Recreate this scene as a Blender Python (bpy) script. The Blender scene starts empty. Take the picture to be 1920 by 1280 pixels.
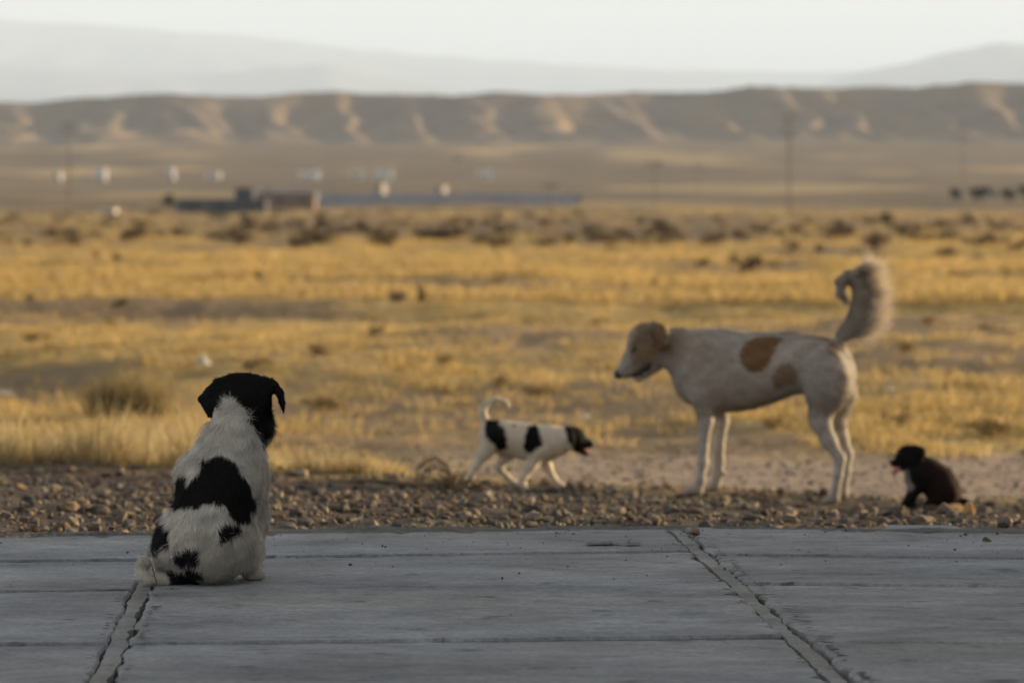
import bpy, math, random
import numpy as np

random.seed(7)
RNG = np.random.default_rng(7)
SC = bpy.context.scene
COL = SC.collection

# ------------------------------------------------------------------ camera, sky, sun, exposure
F = 7500.0            # focal length in photo pixels (1920 wide)
CH = 0.72             # camera height above the slab
HOR = 374.0           # photo row of the horizon
PITCH = math.atan((640.0 - HOR) / F)
SUN_AZ = math.radians(67.0)    # to the right of the view direction
SUN_EL = math.radians(8.5)

cam_d = bpy.data.cameras.new('camera')
cam = bpy.data.objects.new('camera', cam_d)
COL.objects.link(cam)
cam.location = (0, 0, CH)
cam.rotation_euler = (math.pi / 2 - PITCH, 0, 0)
cam_d.sensor_width = 36.0
cam_d.lens = F / 1920.0 * 36.0
cam_d.clip_start = 0.1
cam_d.clip_end = 60000
cam_d.dof.use_dof = True
cam_d.dof.focus_distance = 7.47
cam_d.dof.aperture_fstop = 7.0
SC.camera = cam

world = bpy.data.worlds.new('World')
SC.world = world
world.use_nodes = True
wn = world.node_tree.nodes
wl = world.node_tree.links
bg = wn['Background']
sky = wn.new('ShaderNodeTexSky')
sky.sky_type = 'NISHITA'
sky.sun_disc = False
sky.sun_elevation = SUN_EL
sky.sun_rotation = SUN_AZ
sky.altitude = 400
sky.air_density = 1.0
sky.dust_density = 1.2
sky.ozone_density = 1.5
hsv = wn.new('ShaderNodeHueSaturation')
hsv.inputs['Saturation'].default_value = 0.10
wl.new(sky.outputs[0], hsv.inputs['Color'])
wl.new(hsv.outputs[0], bg.inputs['Color'])
bg.inputs['Strength'].default_value = 0.056

sun_d = bpy.data.lights.new('sun', 'SUN')
sun_d.energy = 5.0
sun_d.color = (1.0, 0.74, 0.40)
sun_d.angle = math.radians(0.55)
sun = bpy.data.objects.new('sun', sun_d)
COL.objects.link(sun)
sun.location = (30, 10, 12)
from mathutils import Vector
SDIR = Vector((math.sin(SUN_AZ) * math.cos(SUN_EL), math.cos(SUN_AZ) * math.cos(SUN_EL), math.sin(SUN_EL)))
sun.rotation_euler = SDIR.to_track_quat('Z', 'Y').to_euler()

SC.view_settings.view_transform = 'Standard'
SC.view_settings.look = 'None'
SC.view_settings.gamma = 1.0
SC.view_settings.exposure = 2.13
SC.view_settings.use_curve_mapping = False
SC.render.engine = 'CYCLES'
SC.cycles.use_denoising = True
SC.cycles.max_bounces = 6
SC.cycles.diffuse_bounces = 3
SC.cycles.transmission_bounces = 4
SC.cycles.volume_bounces = 1

# ------------------------------------------------------------------ helpers
SP, CP = math.sin(PITCH), math.cos(PITCH)

def ray(u, v):
    a = (u - 960.0) / F
    b = (640.0 - v) / F
    return np.array([a, CP + b * SP, -SP + b * CP])

def at(u, v, D):
    d = ray(u, v)
    return np.array([0, 0, CH]) + d * (D / d[1])

def onz(u, v, z=0.0):
    d = ray(u, v)
    return np.array([0, 0, CH]) + d * ((z - CH) / d[2])

def pxm(D):
    return F / D

def hashv(ix, iy, seed):
    h = (ix.astype(np.int64) * 374761393 + iy.astype(np.int64) * 668265263 + seed * 974634531) & 0x7fffffff
    h = ((h ^ (h >> 13)) * 1274126177) & 0x7fffffff
    h = h ^ (h >> 16)
    return (h & 0xffffff) / float(0xffffff)

def vnoise(x, y, seed=0):
    x = np.asarray(x, float); y = np.asarray(y, float)
    ix = np.floor(x).astype(np.int64); iy = np.floor(y).astype(np.int64)
    fx = x - ix; fy = y - iy
    fx = fx * fx * fx * (fx * (fx * 6 - 15) + 10); fy = fy * fy * fy * (fy * (fy * 6 - 15) + 10)
    a = hashv(ix, iy, seed); b = hashv(ix + 1, iy, seed)
    c = hashv(ix, iy + 1, seed); d = hashv(ix + 1, iy + 1, seed)
    return (a * (1 - fx) + b * fx) * (1 - fy) + (c * (1 - fx) + d * fx) * fy

def fbm(x, y, seed=0, oct=4):
    s = 0; a = 0.5; t = 0
    for i in range(oct):
        s = s + a * vnoise(x * 2 ** i + 17.3 * i, y * 2 ** i - 9.1 * i, seed + i); t += a; a *= 0.5
    return s / t

def waves3(P, freq, seed, n=6):
    r = np.random.default_rng(seed)
    s = np.zeros(len(P))
    for i in range(n):
        k = r.normal(size=3); k = k / np.linalg.norm(k) * freq * r.uniform(0.6, 1.6)
        s += np.sin(P @ k + r.uniform(0, 6.28))
    return s / math.sqrt(n)

def smooth(a, b, x):
    t = np.clip((x - a) / (b - a), 0, 1)
    return t * t * (3 - 2 * t)

def nrm(v):
    return v / np.maximum(np.linalg.norm(v, axis=-1, keepdims=True), 1e-9)

def mk_mesh(name, verts, faces, smooth_sh=True, cols=None, mat=None):
    """faces: array Nx3 or Nx4, or a list of index tuples"""
    me = bpy.data.meshes.new(name)
    verts = np.asarray(verts, np.float32)
    if isinstance(faces, np.ndarray):
        n, k = faces.shape
        me.vertices.add(len(verts)); me.vertices.foreach_set('co', verts.ravel())
        me.loops.add(n * k); me.loops.foreach_set('vertex_index', faces.astype(np.int32).ravel())
        me.polygons.add(n)
        me.polygons.foreach_set('loop_start', np.arange(0, n * k, k, dtype=np.int32))
        me.polygons.foreach_set('loop_total', np.full(n, k, np.int32))
        me.update(calc_edges=True)
    else:
        me.from_pydata([tuple(map(float, v)) for v in verts], [], [tuple(int(i) for i in f) for f in faces])
    me.polygons.foreach_set('use_smooth', np.full(len(me.polygons), smooth_sh, bool))
    if cols is not None:
        c = np.ones((len(verts), 4), np.float32); c[:, :3] = cols
        at_ = me.color_attributes.new('Col', 'FLOAT_COLOR', 'POINT')
        at_.data.foreach_set('color', c.ravel())
    if mat: me.materials.append(mat)
    me.validate(verbose=False)
    return me

def link(name, me, parent=None, loc=None, label=None, cat=None, group=None, kind=None):
    o = bpy.data.objects.new(name, me)
    COL.objects.link(o)
    if loc is not None: o.location = tuple(float(c) for c in loc)
    if parent: o.parent = parent
    if label: o['label'] = label
    if cat: o['category'] = cat
    if group: o['group'] = group
    if kind: o['kind'] = kind
    return o

def empty(name, loc, label, cat, group=None, rotz=0.0):
    o = link(name, None, None, loc, label, cat, group)
    o.empty_display_size = 0.1
    o.rotation_euler = (0, 0, rotz)
    return o

class MB:
    def __init__(s): s.v = []; s.f = []
    def box(s, x0, x1, y0, y1, z0, z1):
        b = len(s.v)
        s.v += [(x0, y0, z0), (x1, y0, z0), (x1, y1, z0), (x0, y1, z0), (x0, y0, z1), (x1, y0, z1), (x1, y1, z1), (x0, y1, z1)]
        s.f += [tuple(b + i for i in q) for q in ((0, 3, 2, 1), (4, 5, 6, 7), (0, 1, 5, 4), (1, 2, 6, 5), (2, 3, 7, 6), (3, 0, 4, 7))]
        return s
    def tube(s, pts, rads, n=8, cap=True):
        pts = [np.array(p, float) for p in pts]
        b = len(s.v)
        for i, p in enumerate(pts):
            t = pts[min(i + 1, len(pts) - 1)] - pts[max(i - 1, 0)]
            t = t / (np.linalg.norm(t) + 1e-9)
            a = np.array([0, 0, 1.0]) if abs(t[2]) < 0.9 else np.array([1.0, 0, 0])
            e1 = np.cross(t, a); e1 /= np.linalg.norm(e1); e2 = np.cross(t, e1)
            r = rads[i] if hasattr(rads, '__len__') else rads
            for k in range(n):
                an = 2 * math.pi * k / n
                s.v.append(tuple(p + r * (math.cos(an) * e1 + math.sin(an) * e2)))
        for i in range(len(pts) - 1):
            for k in range(n):
                k2 = (k + 1) % n
                s.f.append((b + i * n + k, b + i * n + k2, b + (i + 1) * n + k2, b + (i + 1) * n + k))
        if cap:
            s.f.append(tuple(b + k for k in range(n))); s.f.append(tuple(b + (len(pts) - 1) * n + n - 1 - k for k in range(n)))
        return s
    def build(s, name, mat, parent=None, smooth_sh=False, **kw):
        return link(name, mk_mesh(name, s.v, s.f, smooth_sh, None, mat), parent, **kw)

# ------------------------------------------------------------------ materials
def nmat(name):
    m = bpy.data.materials.new(name); m.use_nodes = True
    nt = m.node_tree
    return m, nt, nt.nodes, nt.links, nt.nodes['Principled BSDF']

def mat_simple(name, color, rough=0.8, var=0.15, scale=8.0, bump=0.0, bscale=40.0, spec=0.3):
    m, nt, N, L, P = nmat(name)
    tc = N.new('ShaderNodeTexCoord')
    no = N.new('ShaderNodeTexNoise'); no.inputs['Scale'].default_value = scale; no.inputs['Detail'].default_value = 5
    L.new(tc.outputs['Object'], no.inputs['Vector'])
    mr = N.new('ShaderNodeMapRange'); mr.inputs['From Min'].default_value = 0.3; mr.inputs['From Max'].default_value = 0.7
    mr.inputs['To Min'].default_value = 1 - var; mr.inputs['To Max'].default_value = 1 + var
    L.new(no.outputs['Fac'], mr.inputs['Value'])
    mx = N.new('ShaderNodeVectorMath'); mx.operation = 'SCALE'
    mx.inputs[0].default_value = color[:3]
    L.new(mr.outputs[0], mx.inputs['Scale'])
    L.new(mx.outputs[0], P.inputs['Base Color'])
    P.inputs['Roughness'].default_value = rough
    P.inputs['Specular IOR Level'].default_value = spec
    if bump:
        nb = N.new('ShaderNodeTexNoise'); nb.inputs['Scale'].default_value = bscale; nb.inputs['Detail'].default_value = 6
        L.new(tc.outputs['Object'], nb.inputs['Vector'])
        bp = N.new('ShaderNodeBump'); bp.inputs['Strength'].default_value = bump; bp.inputs['Distance'].default_value = 0.02
        L.new(nb.outputs['Fac'], bp.inputs['Height']); L.new(bp.outputs[0], P.inputs['Normal'])
    return m

def mat_attr(name, rough=0.9, trans=0.0, spec=0.2, bump=0.0, bscale=30.0, var=0.0, vscale=20.0, bdist=0.02):
    """colour from the 'Col' attribute, noise on top, part of the light passing through when trans > 0"""
    m, nt, N, L, P = nmat(name)
    ca = N.new('ShaderNodeAttribute'); ca.attribute_name = 'Col'
    tc = N.new('ShaderNodeTexCoord')
    out = ca.outputs['Color']
    if var:
        no = N.new('ShaderNodeTexNoise'); no.inputs['Scale'].default_value = vscale; no.inputs['Detail'].default_value = 8
        no.inputs['Roughness'].default_value = 0.65
        L.new(tc.outputs['Object'], no.inputs['Vector'])
        mr = N.new('ShaderNodeMapRange'); mr.inputs['From Min'].default_value = 0.3; mr.inputs['From Max'].default_value = 0.7
        mr.inputs['To Min'].default_value = 1 - var; mr.inputs['To Max'].default_value = 1 + var
        L.new(no.outputs['Fac'], mr.inputs['Value'])
        mx = N.new('ShaderNodeVectorMath'); mx.operation = 'SCALE'
        L.new(out, mx.inputs[0]); L.new(mr.outputs[0], mx.inputs['Scale'])
        out = mx.outputs[0]
    L.new(out, P.inputs['Base Color'])
    P.inputs['Roughness'].default_value = rough
    P.inputs['Specular IOR Level'].default_value = spec
    if bump:
        nb = N.new('ShaderNodeTexNoise'); nb.inputs['Scale'].default_value = bscale; nb.inputs['Detail'].default_value = 8
        L.new(tc.outputs['Object'], nb.inputs['Vector'])
        bp = N.new('ShaderNodeBump'); bp.inputs['Strength'].default_value = bump; bp.inputs['Distance'].default_value = bdist
        L.new(nb.outputs['Fac'], bp.inputs['Height']); L.new(bp.outputs[0], P.inputs['Normal'])
    if trans:
        tr = N.new('ShaderNodeBsdfTranslucent'); L.new(out, tr.inputs['Color'])
        ms = N.new('ShaderNodeMixShader'); ms.inputs['Fac'].default_value = trans
        L.new(P.outputs[0], ms.inputs[1]); L.new(tr.outputs[0], ms.inputs[2])
        L.new(ms.outputs[0], N['Material Output'].inputs['Surface'])
    return m

def mat_concrete(name, color, streak=0.34):
    m, nt, N, L, P = nmat(name)
    tc = N.new('ShaderNodeTexCoord')
    ge = N.new('ShaderNodeNewGeometry')
    def noise(scale_vec, detail, rough=0.6, scale=1.0):
        mp = N.new('ShaderNodeMapping'); mp.inputs['Scale'].default_value = scale_vec
        L.new(ge.outputs['Position'], mp.inputs['Vector'])
        no = N.new('ShaderNodeTexNoise'); no.inputs['Scale'].default_value = scale
        no.inputs['Detail'].default_value = detail; no.inputs['Roughness'].default_value = rough
        L.new(mp.outputs[0], no.inputs['Vector'])
        return no.outputs['Fac']
    def mrange(x, a, b, c, d):
        mr = N.new('ShaderNodeMapRange')
        for k, vv in zip(('From Min', 'From Max', 'To Min', 'To Max'), (a, b, c, d)): mr.inputs[k].default_value = vv
        L.new(x, mr.inputs['Value']); return mr.outputs[0]
    def mul(a, b):
        mm = N.new('ShaderNodeMath'); mm.operation = 'MULTIPLY'; L.new(a, mm.inputs[0]); L.new(b, mm.inputs[1]); return mm.outputs[0]
    a = mrange(noise((2.2, 3.2, 3), 8, 0.7), 0.34, 0.66, 1 - streak, 1 + streak)          # trowelled streaks, blotches
    b = mrange(noise((11, 15, 20), 7, 0.75), 0.28, 0.72, 1 - streak * 0.6, 1 + streak * 0.6)
    c = mrange(noise((70, 80, 60), 4, 0.75), 0.3, 0.7, 0.74, 1.26)
    # sparse dark pits and stains
    d = mrange(noise((9, 11, 9), 5, 0.6), 0.60, 0.72, 1.0, 0.45)
    k = mul(mul(mul(a, b), c), d)
    warm = N.new('ShaderNodeMixRGB')
    warm.inputs[1].default_value = (*color, 1)
    warm.inputs[2].default_value = (color[0] * 1.05, color[1] * 1.0, color[2] * 0.92, 1)
    L.new(mrange(noise((0.9, 2.2, 1), 4), 0.4, 0.65, 0, 1), warm.inputs[0])
    mx = N.new('ShaderNodeVectorMath'); mx.operation = 'SCALE'
    L.new(warm.outputs[0], mx.inputs[0]); L.new(k, mx.inputs['Scale'])
    L.new(mx.outputs[0], P.inputs['Base Color'])
    P.inputs['Roughness'].default_value = 0.85
    P.inputs['Specular IOR Level'].default_value = 0.25
    bp = N.new('ShaderNodeBump'); bp.inputs['Strength'].default_value = 0.6; bp.inputs['Distance'].default_value = 0.004
    ad = N.new('ShaderNodeMath'); ad.operation = 'ADD'
    L.new(noise((20, 24, 20), 9, 0.78), ad.inputs[0]); L.new(mul(c, c), ad.inputs[1])
    L.new(ad.outputs[0], bp.inputs['Height']); L.new(bp.outputs[0], P.inputs['Normal'])
    return m

M_GROUND = mat_attr('soil', 0.95, 0, 0.1, 0.8, 9.0, 0.28, 5.0, 0.03)
M_HILL = mat_attr('hill_scrub', 0.95, 0, 0.05, 0, 1, 0.22, 0.05)
M_CONC = mat_concrete('concrete', (0.235, 0.247, 0.270))
M_MORTAR = mat_concrete('mortar', (0.215, 0.217, 0.220), 0.35)
M_RUBBLE = mat_attr('rubble', 0.95, 0, 0.1, 0.9, 60.0, 0.4, 60.0, 0.012)
M_GRASS = mat_attr('dry_grass', 0.8, 0.48, 0.15)
M_STONE = mat_attr('gravel_stone', 0.85, 0, 0.2, 0.3, 120, 0.2, 90.0, 0.004)
M_FUR = mat_attr('fur', 0.75, 0.28, 0.25)
M_SKIN = mat_attr('coat_skin', 0.9, 0.0, 0.15)
M_SHRUB = mat_attr('shrub_leaf', 0.9, 0.15, 0.1)
M_TREE = mat_attr('tree_leaf', 0.8, 0.25, 0.2)
M_WOOD = mat_simple('dry_wood', (0.16, 0.12, 0.085), 0.9, 0.25, 20)
M_POLE = mat_simple('pole_wood', (0.17, 0.14, 0.115), 0.9, 0.2, 2)
M_PLASTER = mat_simple('plaster', (0.62, 0.58, 0.50), 0.9, 0.1, 1.5, 0.2, 20)
M_WHITE = mat_simple('whitewash', (0.24, 0.23, 0.21), 0.85, 0.08, 1.0)
M_BLUEWALL = mat_simple('blue_grey_wall', (0.27, 0.285, 0.32), 0.8, 0.1, 0.4)
M_DARKWALL = mat_simple('dark_grey_wall', (0.075, 0.078, 0.09), 0.9, 0.12, 0.5)
M_BRICK = mat_simple('mud_brick', (0.24, 0.155, 0.10), 0.9, 0.15, 1.0)
M_LIME = mat_simple('limewash', (0.62, 0.60, 0.56), 0.85, 0.08, 1.0)
M_TIN = mat_simple('tin_roof', (0.20, 0.22, 0.26), 0.5, 0.1, 0.5)
M_GLASS = mat_simple('dark_window', (0.03, 0.035, 0.04), 0.15, 0.05, 1, spec=0.5)
M_DOOR = mat_simple('door_paint', (0.16, 0.12, 0.09), 0.7, 0.1, 2)
M_NOSE = mat_simple('nose_leather', (0.012, 0.010, 0.010), 0.35, 0.2, 60, spec=0.5)
M_EYE = mat_simple('eye_dark', (0.012, 0.008, 0.006), 0.12, 0.1, 10, spec=0.6)
M_TONGUE = mat_simple('tongue_pink', (0.45, 0.16, 0.17), 0.45, 0.1, 30)
M_LITTER = mat_simple('white_plastic', (0.36, 0.355, 0.34), 0.5, 0.08, 15)
M_LEAF = mat_simple('green_leaf', (0.06, 0.08, 0.03), 0.6, 0.2, 60)
M_STAIN = mat_simple('tar_stain', (0.10, 0.10, 0.10), 0.9, 0.3, 60)

# ------------------------------------------------------------------ terrain
CREST_Y = 14.45
_cu = np.array([-600, 0, 300, 700, 900, 1050, 1300, 1570, 1750, 1920, 2500], float)
_cv = np.array([886, 890, 895, 904, 911, 918, 930, 947, 953, 957, 965], float)
_cx = (_cu - 960) / F * CREST_Y
_cz = CH - (_cv - HOR) / F * CREST_Y
_pr = np.array([0, 14, 15.3, 19.5, 40, 100, 300, 535, 800, 1200, 1500, 2000, 2600, 3000, 4200, 6000, 16000, 45000], float)
_pz = np.array([-.46, -.46, -.47, -.47, -.45, -.46, -.85, -1.1, -.45, 3.6, 8.2, 19.5, 36, 40, 40, 45, 60, 60], float)

def ground_z(x, y, detail=True):
    x = np.asarray(x, float); y = np.asarray(y, float)
    r = np.sqrt(x * x + y * y)
    rr = np.where(y > 0, np.maximum(y, r * 0.6), r)
    plain = np.interp(rr, _pr, _pz)
    crest = np.interp(x, _cx, _cz)
    t = np.clip((y - 8.75) / (CREST_Y - .5 - 8.75), 0, 1)
    grav = -0.035 + (crest + 0.035) * (t * 0.75 + 0.25 * t * t)
    drop = smooth(CREST_Y + .45, CREST_Y + 1.15, y)
    z = grav * (1 - drop) + plain * drop
    z = np.where(y < 8.75, -0.055, z)
    # away from the slab at the sides: sink to the plain
    side = smooth(4.0, 9.0, np.abs(x))
    near = (y < CREST_Y)
    z = np.where(near & (np.abs(x) > 4), z * (1 - side) + np.minimum(z, -0.10) * side, z)
    if detail:
        far = smooth(15.5, 24, y)
        und = (fbm(x * .10 + 3, y * .10, 3, 3) - .5) * .50 + (fbm(x * .55, y * .55, 5, 3) - .5) * .26 * (1 - .5 * smooth(60, 120, y))
        roadm = 1 - smooth(15.2, 15.6, y) * (1 - smooth(19.0, 19.8, y)) * smooth(-.6, .0, x) * .7
        z = z + und * far
        z = z + (fbm(x * 3.2, y * 3.2, 8, 3) - .5) * .05 * smooth(8.9, 9.6, y) * roadm
        z = z - .24 * np.exp(-((y - 39.8 - .5 * np.sin(x * .5)) / .9) ** 2) + .07 * np.exp(-((y - 41.8 - .5 * np.sin(x * .5)) / 1.0) ** 2)
        z = z + (fbm(x * .02, y * .012, 31, 4) - .5) * 2.2 * smooth(60, 260, y) * np.minimum(1, r / 700)
    return z

def ground_cover(x, y):
    """share of dry grass cover on the plain, 0..1"""
    n = fbm(x * .30, y * .34, 11, 4)
    n2 = fbm(x * .06, y * .07, 12, 3)
    c = smooth(.43, .60, n * .65 + n2 * .35)
    c = np.maximum(c, smooth(40, 48, y) * (1 - smooth(100, 150, y)) * smooth(.39, .50, n))
    return c

az_front = np.radians(np.arange(-11, 11.01, .11))
az_mid = np.radians(np.concatenate([np.arange(-40, -11, 1.0), np.arange(12, 41, 1.0)]))
az_rest = np.radians(np.arange(42, 319, 4.0))
AZ = np.unique(np.concatenate([az_front, az_mid, az_rest]))
AZ = np.sort(np.mod(AZ, 2 * math.pi))
RR = np.concatenate([[1.0, 4, 7, 8.3], np.arange(8.6, 20, .06), np.geomspace(20, 110, 110), np.geomspace(113, 40000, 210)])
A, R_ = np.meshgrid(AZ, RR, indexing='ij')
gx = R_ * np.sin(A); gy = R_ * np.cos(A)
gz = ground_z(gx, gy)
na, nr = A.shape
gv = np.stack([gx, gy, gz], -1).reshape(-1, 3)
ii = np.arange(na); jj = np.arange(nr - 1)
I, J = np.meshgrid(ii, jj, indexing='ij'); I2 = (I + 1) % na
gf = np.stack([I * nr + J, I * nr + J + 1, I2 * nr + J + 1, I2 * nr + J], -1).reshape(-1, 4)
X, Y = gv[:, 0], gv[:, 1]
soil = np.array([.205, .148, .090]); road_c = np.array([.27, .21, .165]); grass_c = np.array([.40, .285, .115])
grav_c = np.array([.085, .068, .055]); scrub_c = np.array([.150, .110, .070])
gc = np.tile(soil, (len(gv), 1))
cov = ground_cover(X, Y)[:, None]
gc = gc * (1 - cov) + grass_c * cov
mg = (1 - smooth(14.4, 15.1, Y + (fbm(X * 2, Y * 2, 21) - .5) * .6))[:, None]
gc = gc * (1 - mg) + grav_c * mg
mroad = (smooth(14.9, 15.4, Y) * (1 - smooth(18.6, 20.2, Y + (fbm(X * 1.3, Y * .9, 22) - .5) * 1.6)) * smooth(-.9, .1, X + (fbm(X, Y * .6, 23) - .5) * .8))[:, None]
gc = gc * (1 - mroad) + road_c * mroad
tr = np.exp(-((Y - 39.8 - .5 * np.sin(X * .5)) / .8) ** 2)[:, None]
gc = gc * (1 - .8 * tr) + np.array([.10, .072, .05]) * .8 * tr
mf = smooth(85, 150, Y)[:, None]
fn = fbm(X * .012, Y * .004, 41, 4)[:, None]
farc = scrub_c * (1 - smooth(.55, .68, fn)) + np.array([.31, .225, .115]) * smooth(.55, .68, fn)
farc = farc * (.62 + .76 * fbm(X * .035, Y * .012, 45, 4))[:, None]
gc = gc * (1 - mf) + farc * mf
link('ground', mk_mesh('ground', gv, gf, True, gc, M_GROUND), kind='structure')

# the ridge of eroded hills behind the plain
hu = np.array([-4200, -3300, -2500, -1700, -1000, -400, 0, 65, 130, 220, 320, 375, 425, 540, 630, 700, 800, 860, 925, 1035, 1100, 1200, 1285, 1350, 1400, 1500, 1560, 1600, 1710, 1805, 1920, 2300, 3000, 3800, 4600, 6200], float)
hv = np.array([230, 190, 176, 186, 172, 184, 187, 188, 182, 178, 173, 177, 179, 175, 166, 173, 175, 179, 172, 176, 175, 167, 172, 170, 160, 165, 164, 159, 162, 154, 157, 160, 150, 168, 180, 240], float)
HD = 3150.0
hx = np.concatenate([np.arange(-2200, -700, 14.0), np.arange(-700, 700, 3.5), np.arange(700, 2201, 14.0)]); hy = np.concatenate([np.arange(2350, 3300, 5.0), np.arange(3300, 3800, 20.0)])
HX, HY = np.meshgrid(hx, hy, indexing='ij')
crest = CH + (HOR - np.interp(HX / HD * F + 960, hu, hv)) / F * HD
base = ground_z(HX, HY, False)
Hh = crest - np.interp(HD, _pr, _pz)
wx = (fbm(HX * .007, HY * .004, 51, 3) - .5) * 110
crest_y = HD + (fbm(HX * .008, HX * 0, 52, 2) - .5) * 90
s = (crest_y - HY) / 470.0
ph = (HX + wx + (HY - HD) * .22) / 60.0
_gu = [g_ for g_ in range(-4700, -560, 160)] + [g_ for g_ in range(2460, 6600, 155)] + [-500, -320, -190, -60, 90, 270, 425, 560, 655, 765, 905, 1035, 1205, 1330, 1475, 1560, 1720, 1850, 2000, 2140, 2300]
_su = [g_ for g_ in range(-4600, -480, 160)] + [g_ for g_ in range(2550, 6600, 155)] + [-360, -215, -90, 55, 215, 372, 505, 628, 748, 865, 1003, 1143, 1298, 1452, 1540, 1688, 1812, 1955, 2110, 2260, 2420]
_xs = sorted([(u_, 0.0) for u_ in _gu] + [(u_, 1.0) for u_ in _su])
ux = HX / HD * F + 960 - 85 * np.clip(s, 0, 1) + (fbm(HX * .010, HY * .010, 58, 2) - .5) * 70
tri = np.interp(ux, [a_[0] for a_ in _xs], [a_[1] for a_ in _xs])                     # 0 gully .. 1 spur axis
tri2 = 1 - np.abs(2 * ((ph * 2.3 + .35) - np.floor(ph * 2.3 + .35)) - 1)
spur = smooth(0, 1, tri)
sl = np.clip(s, 0, 1)
ridge_p = (1 - sl) ** 1.15; gully_p = np.clip(1 - sl * 3.0, 0, 1) ** 1.2 * .9 + .03 * (1 - sl)
front = gully_p * .5 + ridge_p * .5 + (ridge_p - gully_p) * (spur - .5) * .235
front = front + (tri2 - .5) * .06 * np.sin(np.clip(sl * 1.1, 0, 1) * math.pi) 
back = np.clip(1 + s * 1.4, 0, 1)
prof = np.where(s >= 0, front, back)
HZ = base + Hh * np.clip(prof, -.03, 1.02) + (fbm(HX * .03, HY * .03, 55, 3) - .5) * 3.2 * smooth(0, .3, prof) - .8
hvt = np.stack([HX, HY, HZ], -1).reshape(-1, 3)
n0, n1 = HX.shape
I, J = np.meshgrid(np.arange(n0 - 1), np.arange(n1 - 1), indexing='ij')
hf = np.stack([I * n1 + J, (I + 1) * n1 + J, (I + 1) * n1 + J + 1, I * n1 + J + 1], -1).reshape(-1, 4)
hn = fbm(hvt[:, 0] * .02, hvt[:, 1] * .008, 56, 3)[:, None]
hc = np.array([.19, .145, .105]) * (1 - smooth(.4, .65, hn)) + np.array([.21, .155, .100]) * smooth(.4, .65, hn)
link('hills', mk_mesh('hills', hvt, hf, True, hc, M_HILL), kind='structure')

def mountain(name, D, us, vs, depth, seed, col):
    x = np.linspace(-6500, 6500, 520) * D / 12000; y = np.linspace(D - depth, D + depth * .6, 60)
    MX, MY = np.meshgrid(x, y, indexing='ij')
    top = CH + (HOR - np.interp(MX / D * F + 960, us, vs)) / F * D
    s = (D - MY) / depth
    rid = 1 - np.abs(2 * fbm((MX + MY * .3) * .0022 * 12000 / D, MY * .0012 * 12000 / D, seed, 4) - 1)
    pr = np.where(s >= 0, (1 - np.clip(s, 0, 1)) ** (1.7 - rid), np.clip(1 + s * 1.6, 0, 1))
    MZ = 40 + (top - 40) * pr + (fbm(MX * .006, MY * .006, seed + 9, 3) - .5) * 25 * np.minimum(1, pr * 2) - 5
    v = np.stack([MX, MY, MZ], -1).reshape(-1, 3); a, b = MX.shape
    I, J = np.meshgrid(np.arange(a - 1), np.arange(b - 1), indexing='ij')
    f = np.stack([I * b + J, (I + 1) * b + J, (I + 1) * b + J + 1, I * b + J + 1], -1).reshape(-1, 4)
    c = np.tile(np.array(col), (len(v), 1))
    return link(name, mk_mesh(name, v, f, True, c, M_HILL), kind='structure')

mountain('mountains', 32000, [-900, 0, 100, 200, 300, 450, 600, 700, 800, 950, 1100, 1300, 1500, 1700, 1920, 2600],
         [10, 33, 41, 45, 55, 65, 82, 94, 102, 112, 122, 130, 133, 128, 120, 110], 6000, 61, (.20, .18, .17))
mountain('mountains', 25000, [-900, -200, 0, 120, 260, 420, 520, 620, 700, 800, 1000, 1480, 1560, 1640, 1700, 1760, 1830, 1870, 1920, 2200, 2700],
         [100, 112, 120, 128, 140, 135, 124, 118, 140, 160, 185, 185, 150, 128, 116, 98, 86, 77, 80, 60, 70], 4200, 71, (.20, .18, .16))

# ------------------------------------------------------------------ concrete platform of cast panels
TILT = -0.0488                                       # lengthwise joints run slightly left
def jl(k, y):                                        # x of lengthwise joint k at distance y
    x0 = {-2: -2.62, -1: -1.47, 0: -0.324, 1: 0.785, 2: 1.90, 3: 3.05}[k]
    return x0 + TILT * y
# distance of the cross joints at the left and right side of each column (joint pairs k, k+1)
rows = {-2: [(8.30, 8.40), (7.78, 7.86), (7.13, 7.20), (6.36, 6.43), (5.35, 5.40), (3.9, 3.9), (1.9, 1.9), (-1.0, -1.0)],
        -1: [(8.40, 8.54), (7.86, 7.965), (7.20, 7.367), (6.43, 6.48), (5.40, 5.42), (3.9, 3.9), (1.9, 1.9), (-1.0, -1.0)],
        0: [(8.56, 8.75), (8.00, 8.19), (7.355, 7.51), (6.45, 6.565), (5.45, 5.52), (4.0, 4.0), (1.9, 1.9), (-1.0, -1.0)],
        1: [(8.725, 8.53), (8.08, 7.96), (7.495, 7.375), (6.475, 6.385), (5.50, 5.42), (4.0, 4.0), (1.9, 1.9), (-1.0, -1.0)],
        2: [(8.53, 8.38), (7.96, 7.86), (7.375, 7.29), (6.385, 6.32), (5.42, 5.36), (4.0, 4.0), (1.9, 1.9), (-1.0, -1.0)]}
plat = MB().box(-2.72, 3.05, -1.2, 8.30, -0.14, -0.048).build('concrete_platform', mat_simple('bedding_soil', (.05, .042, .035), .95, .3, 40), kind='structure')

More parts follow.
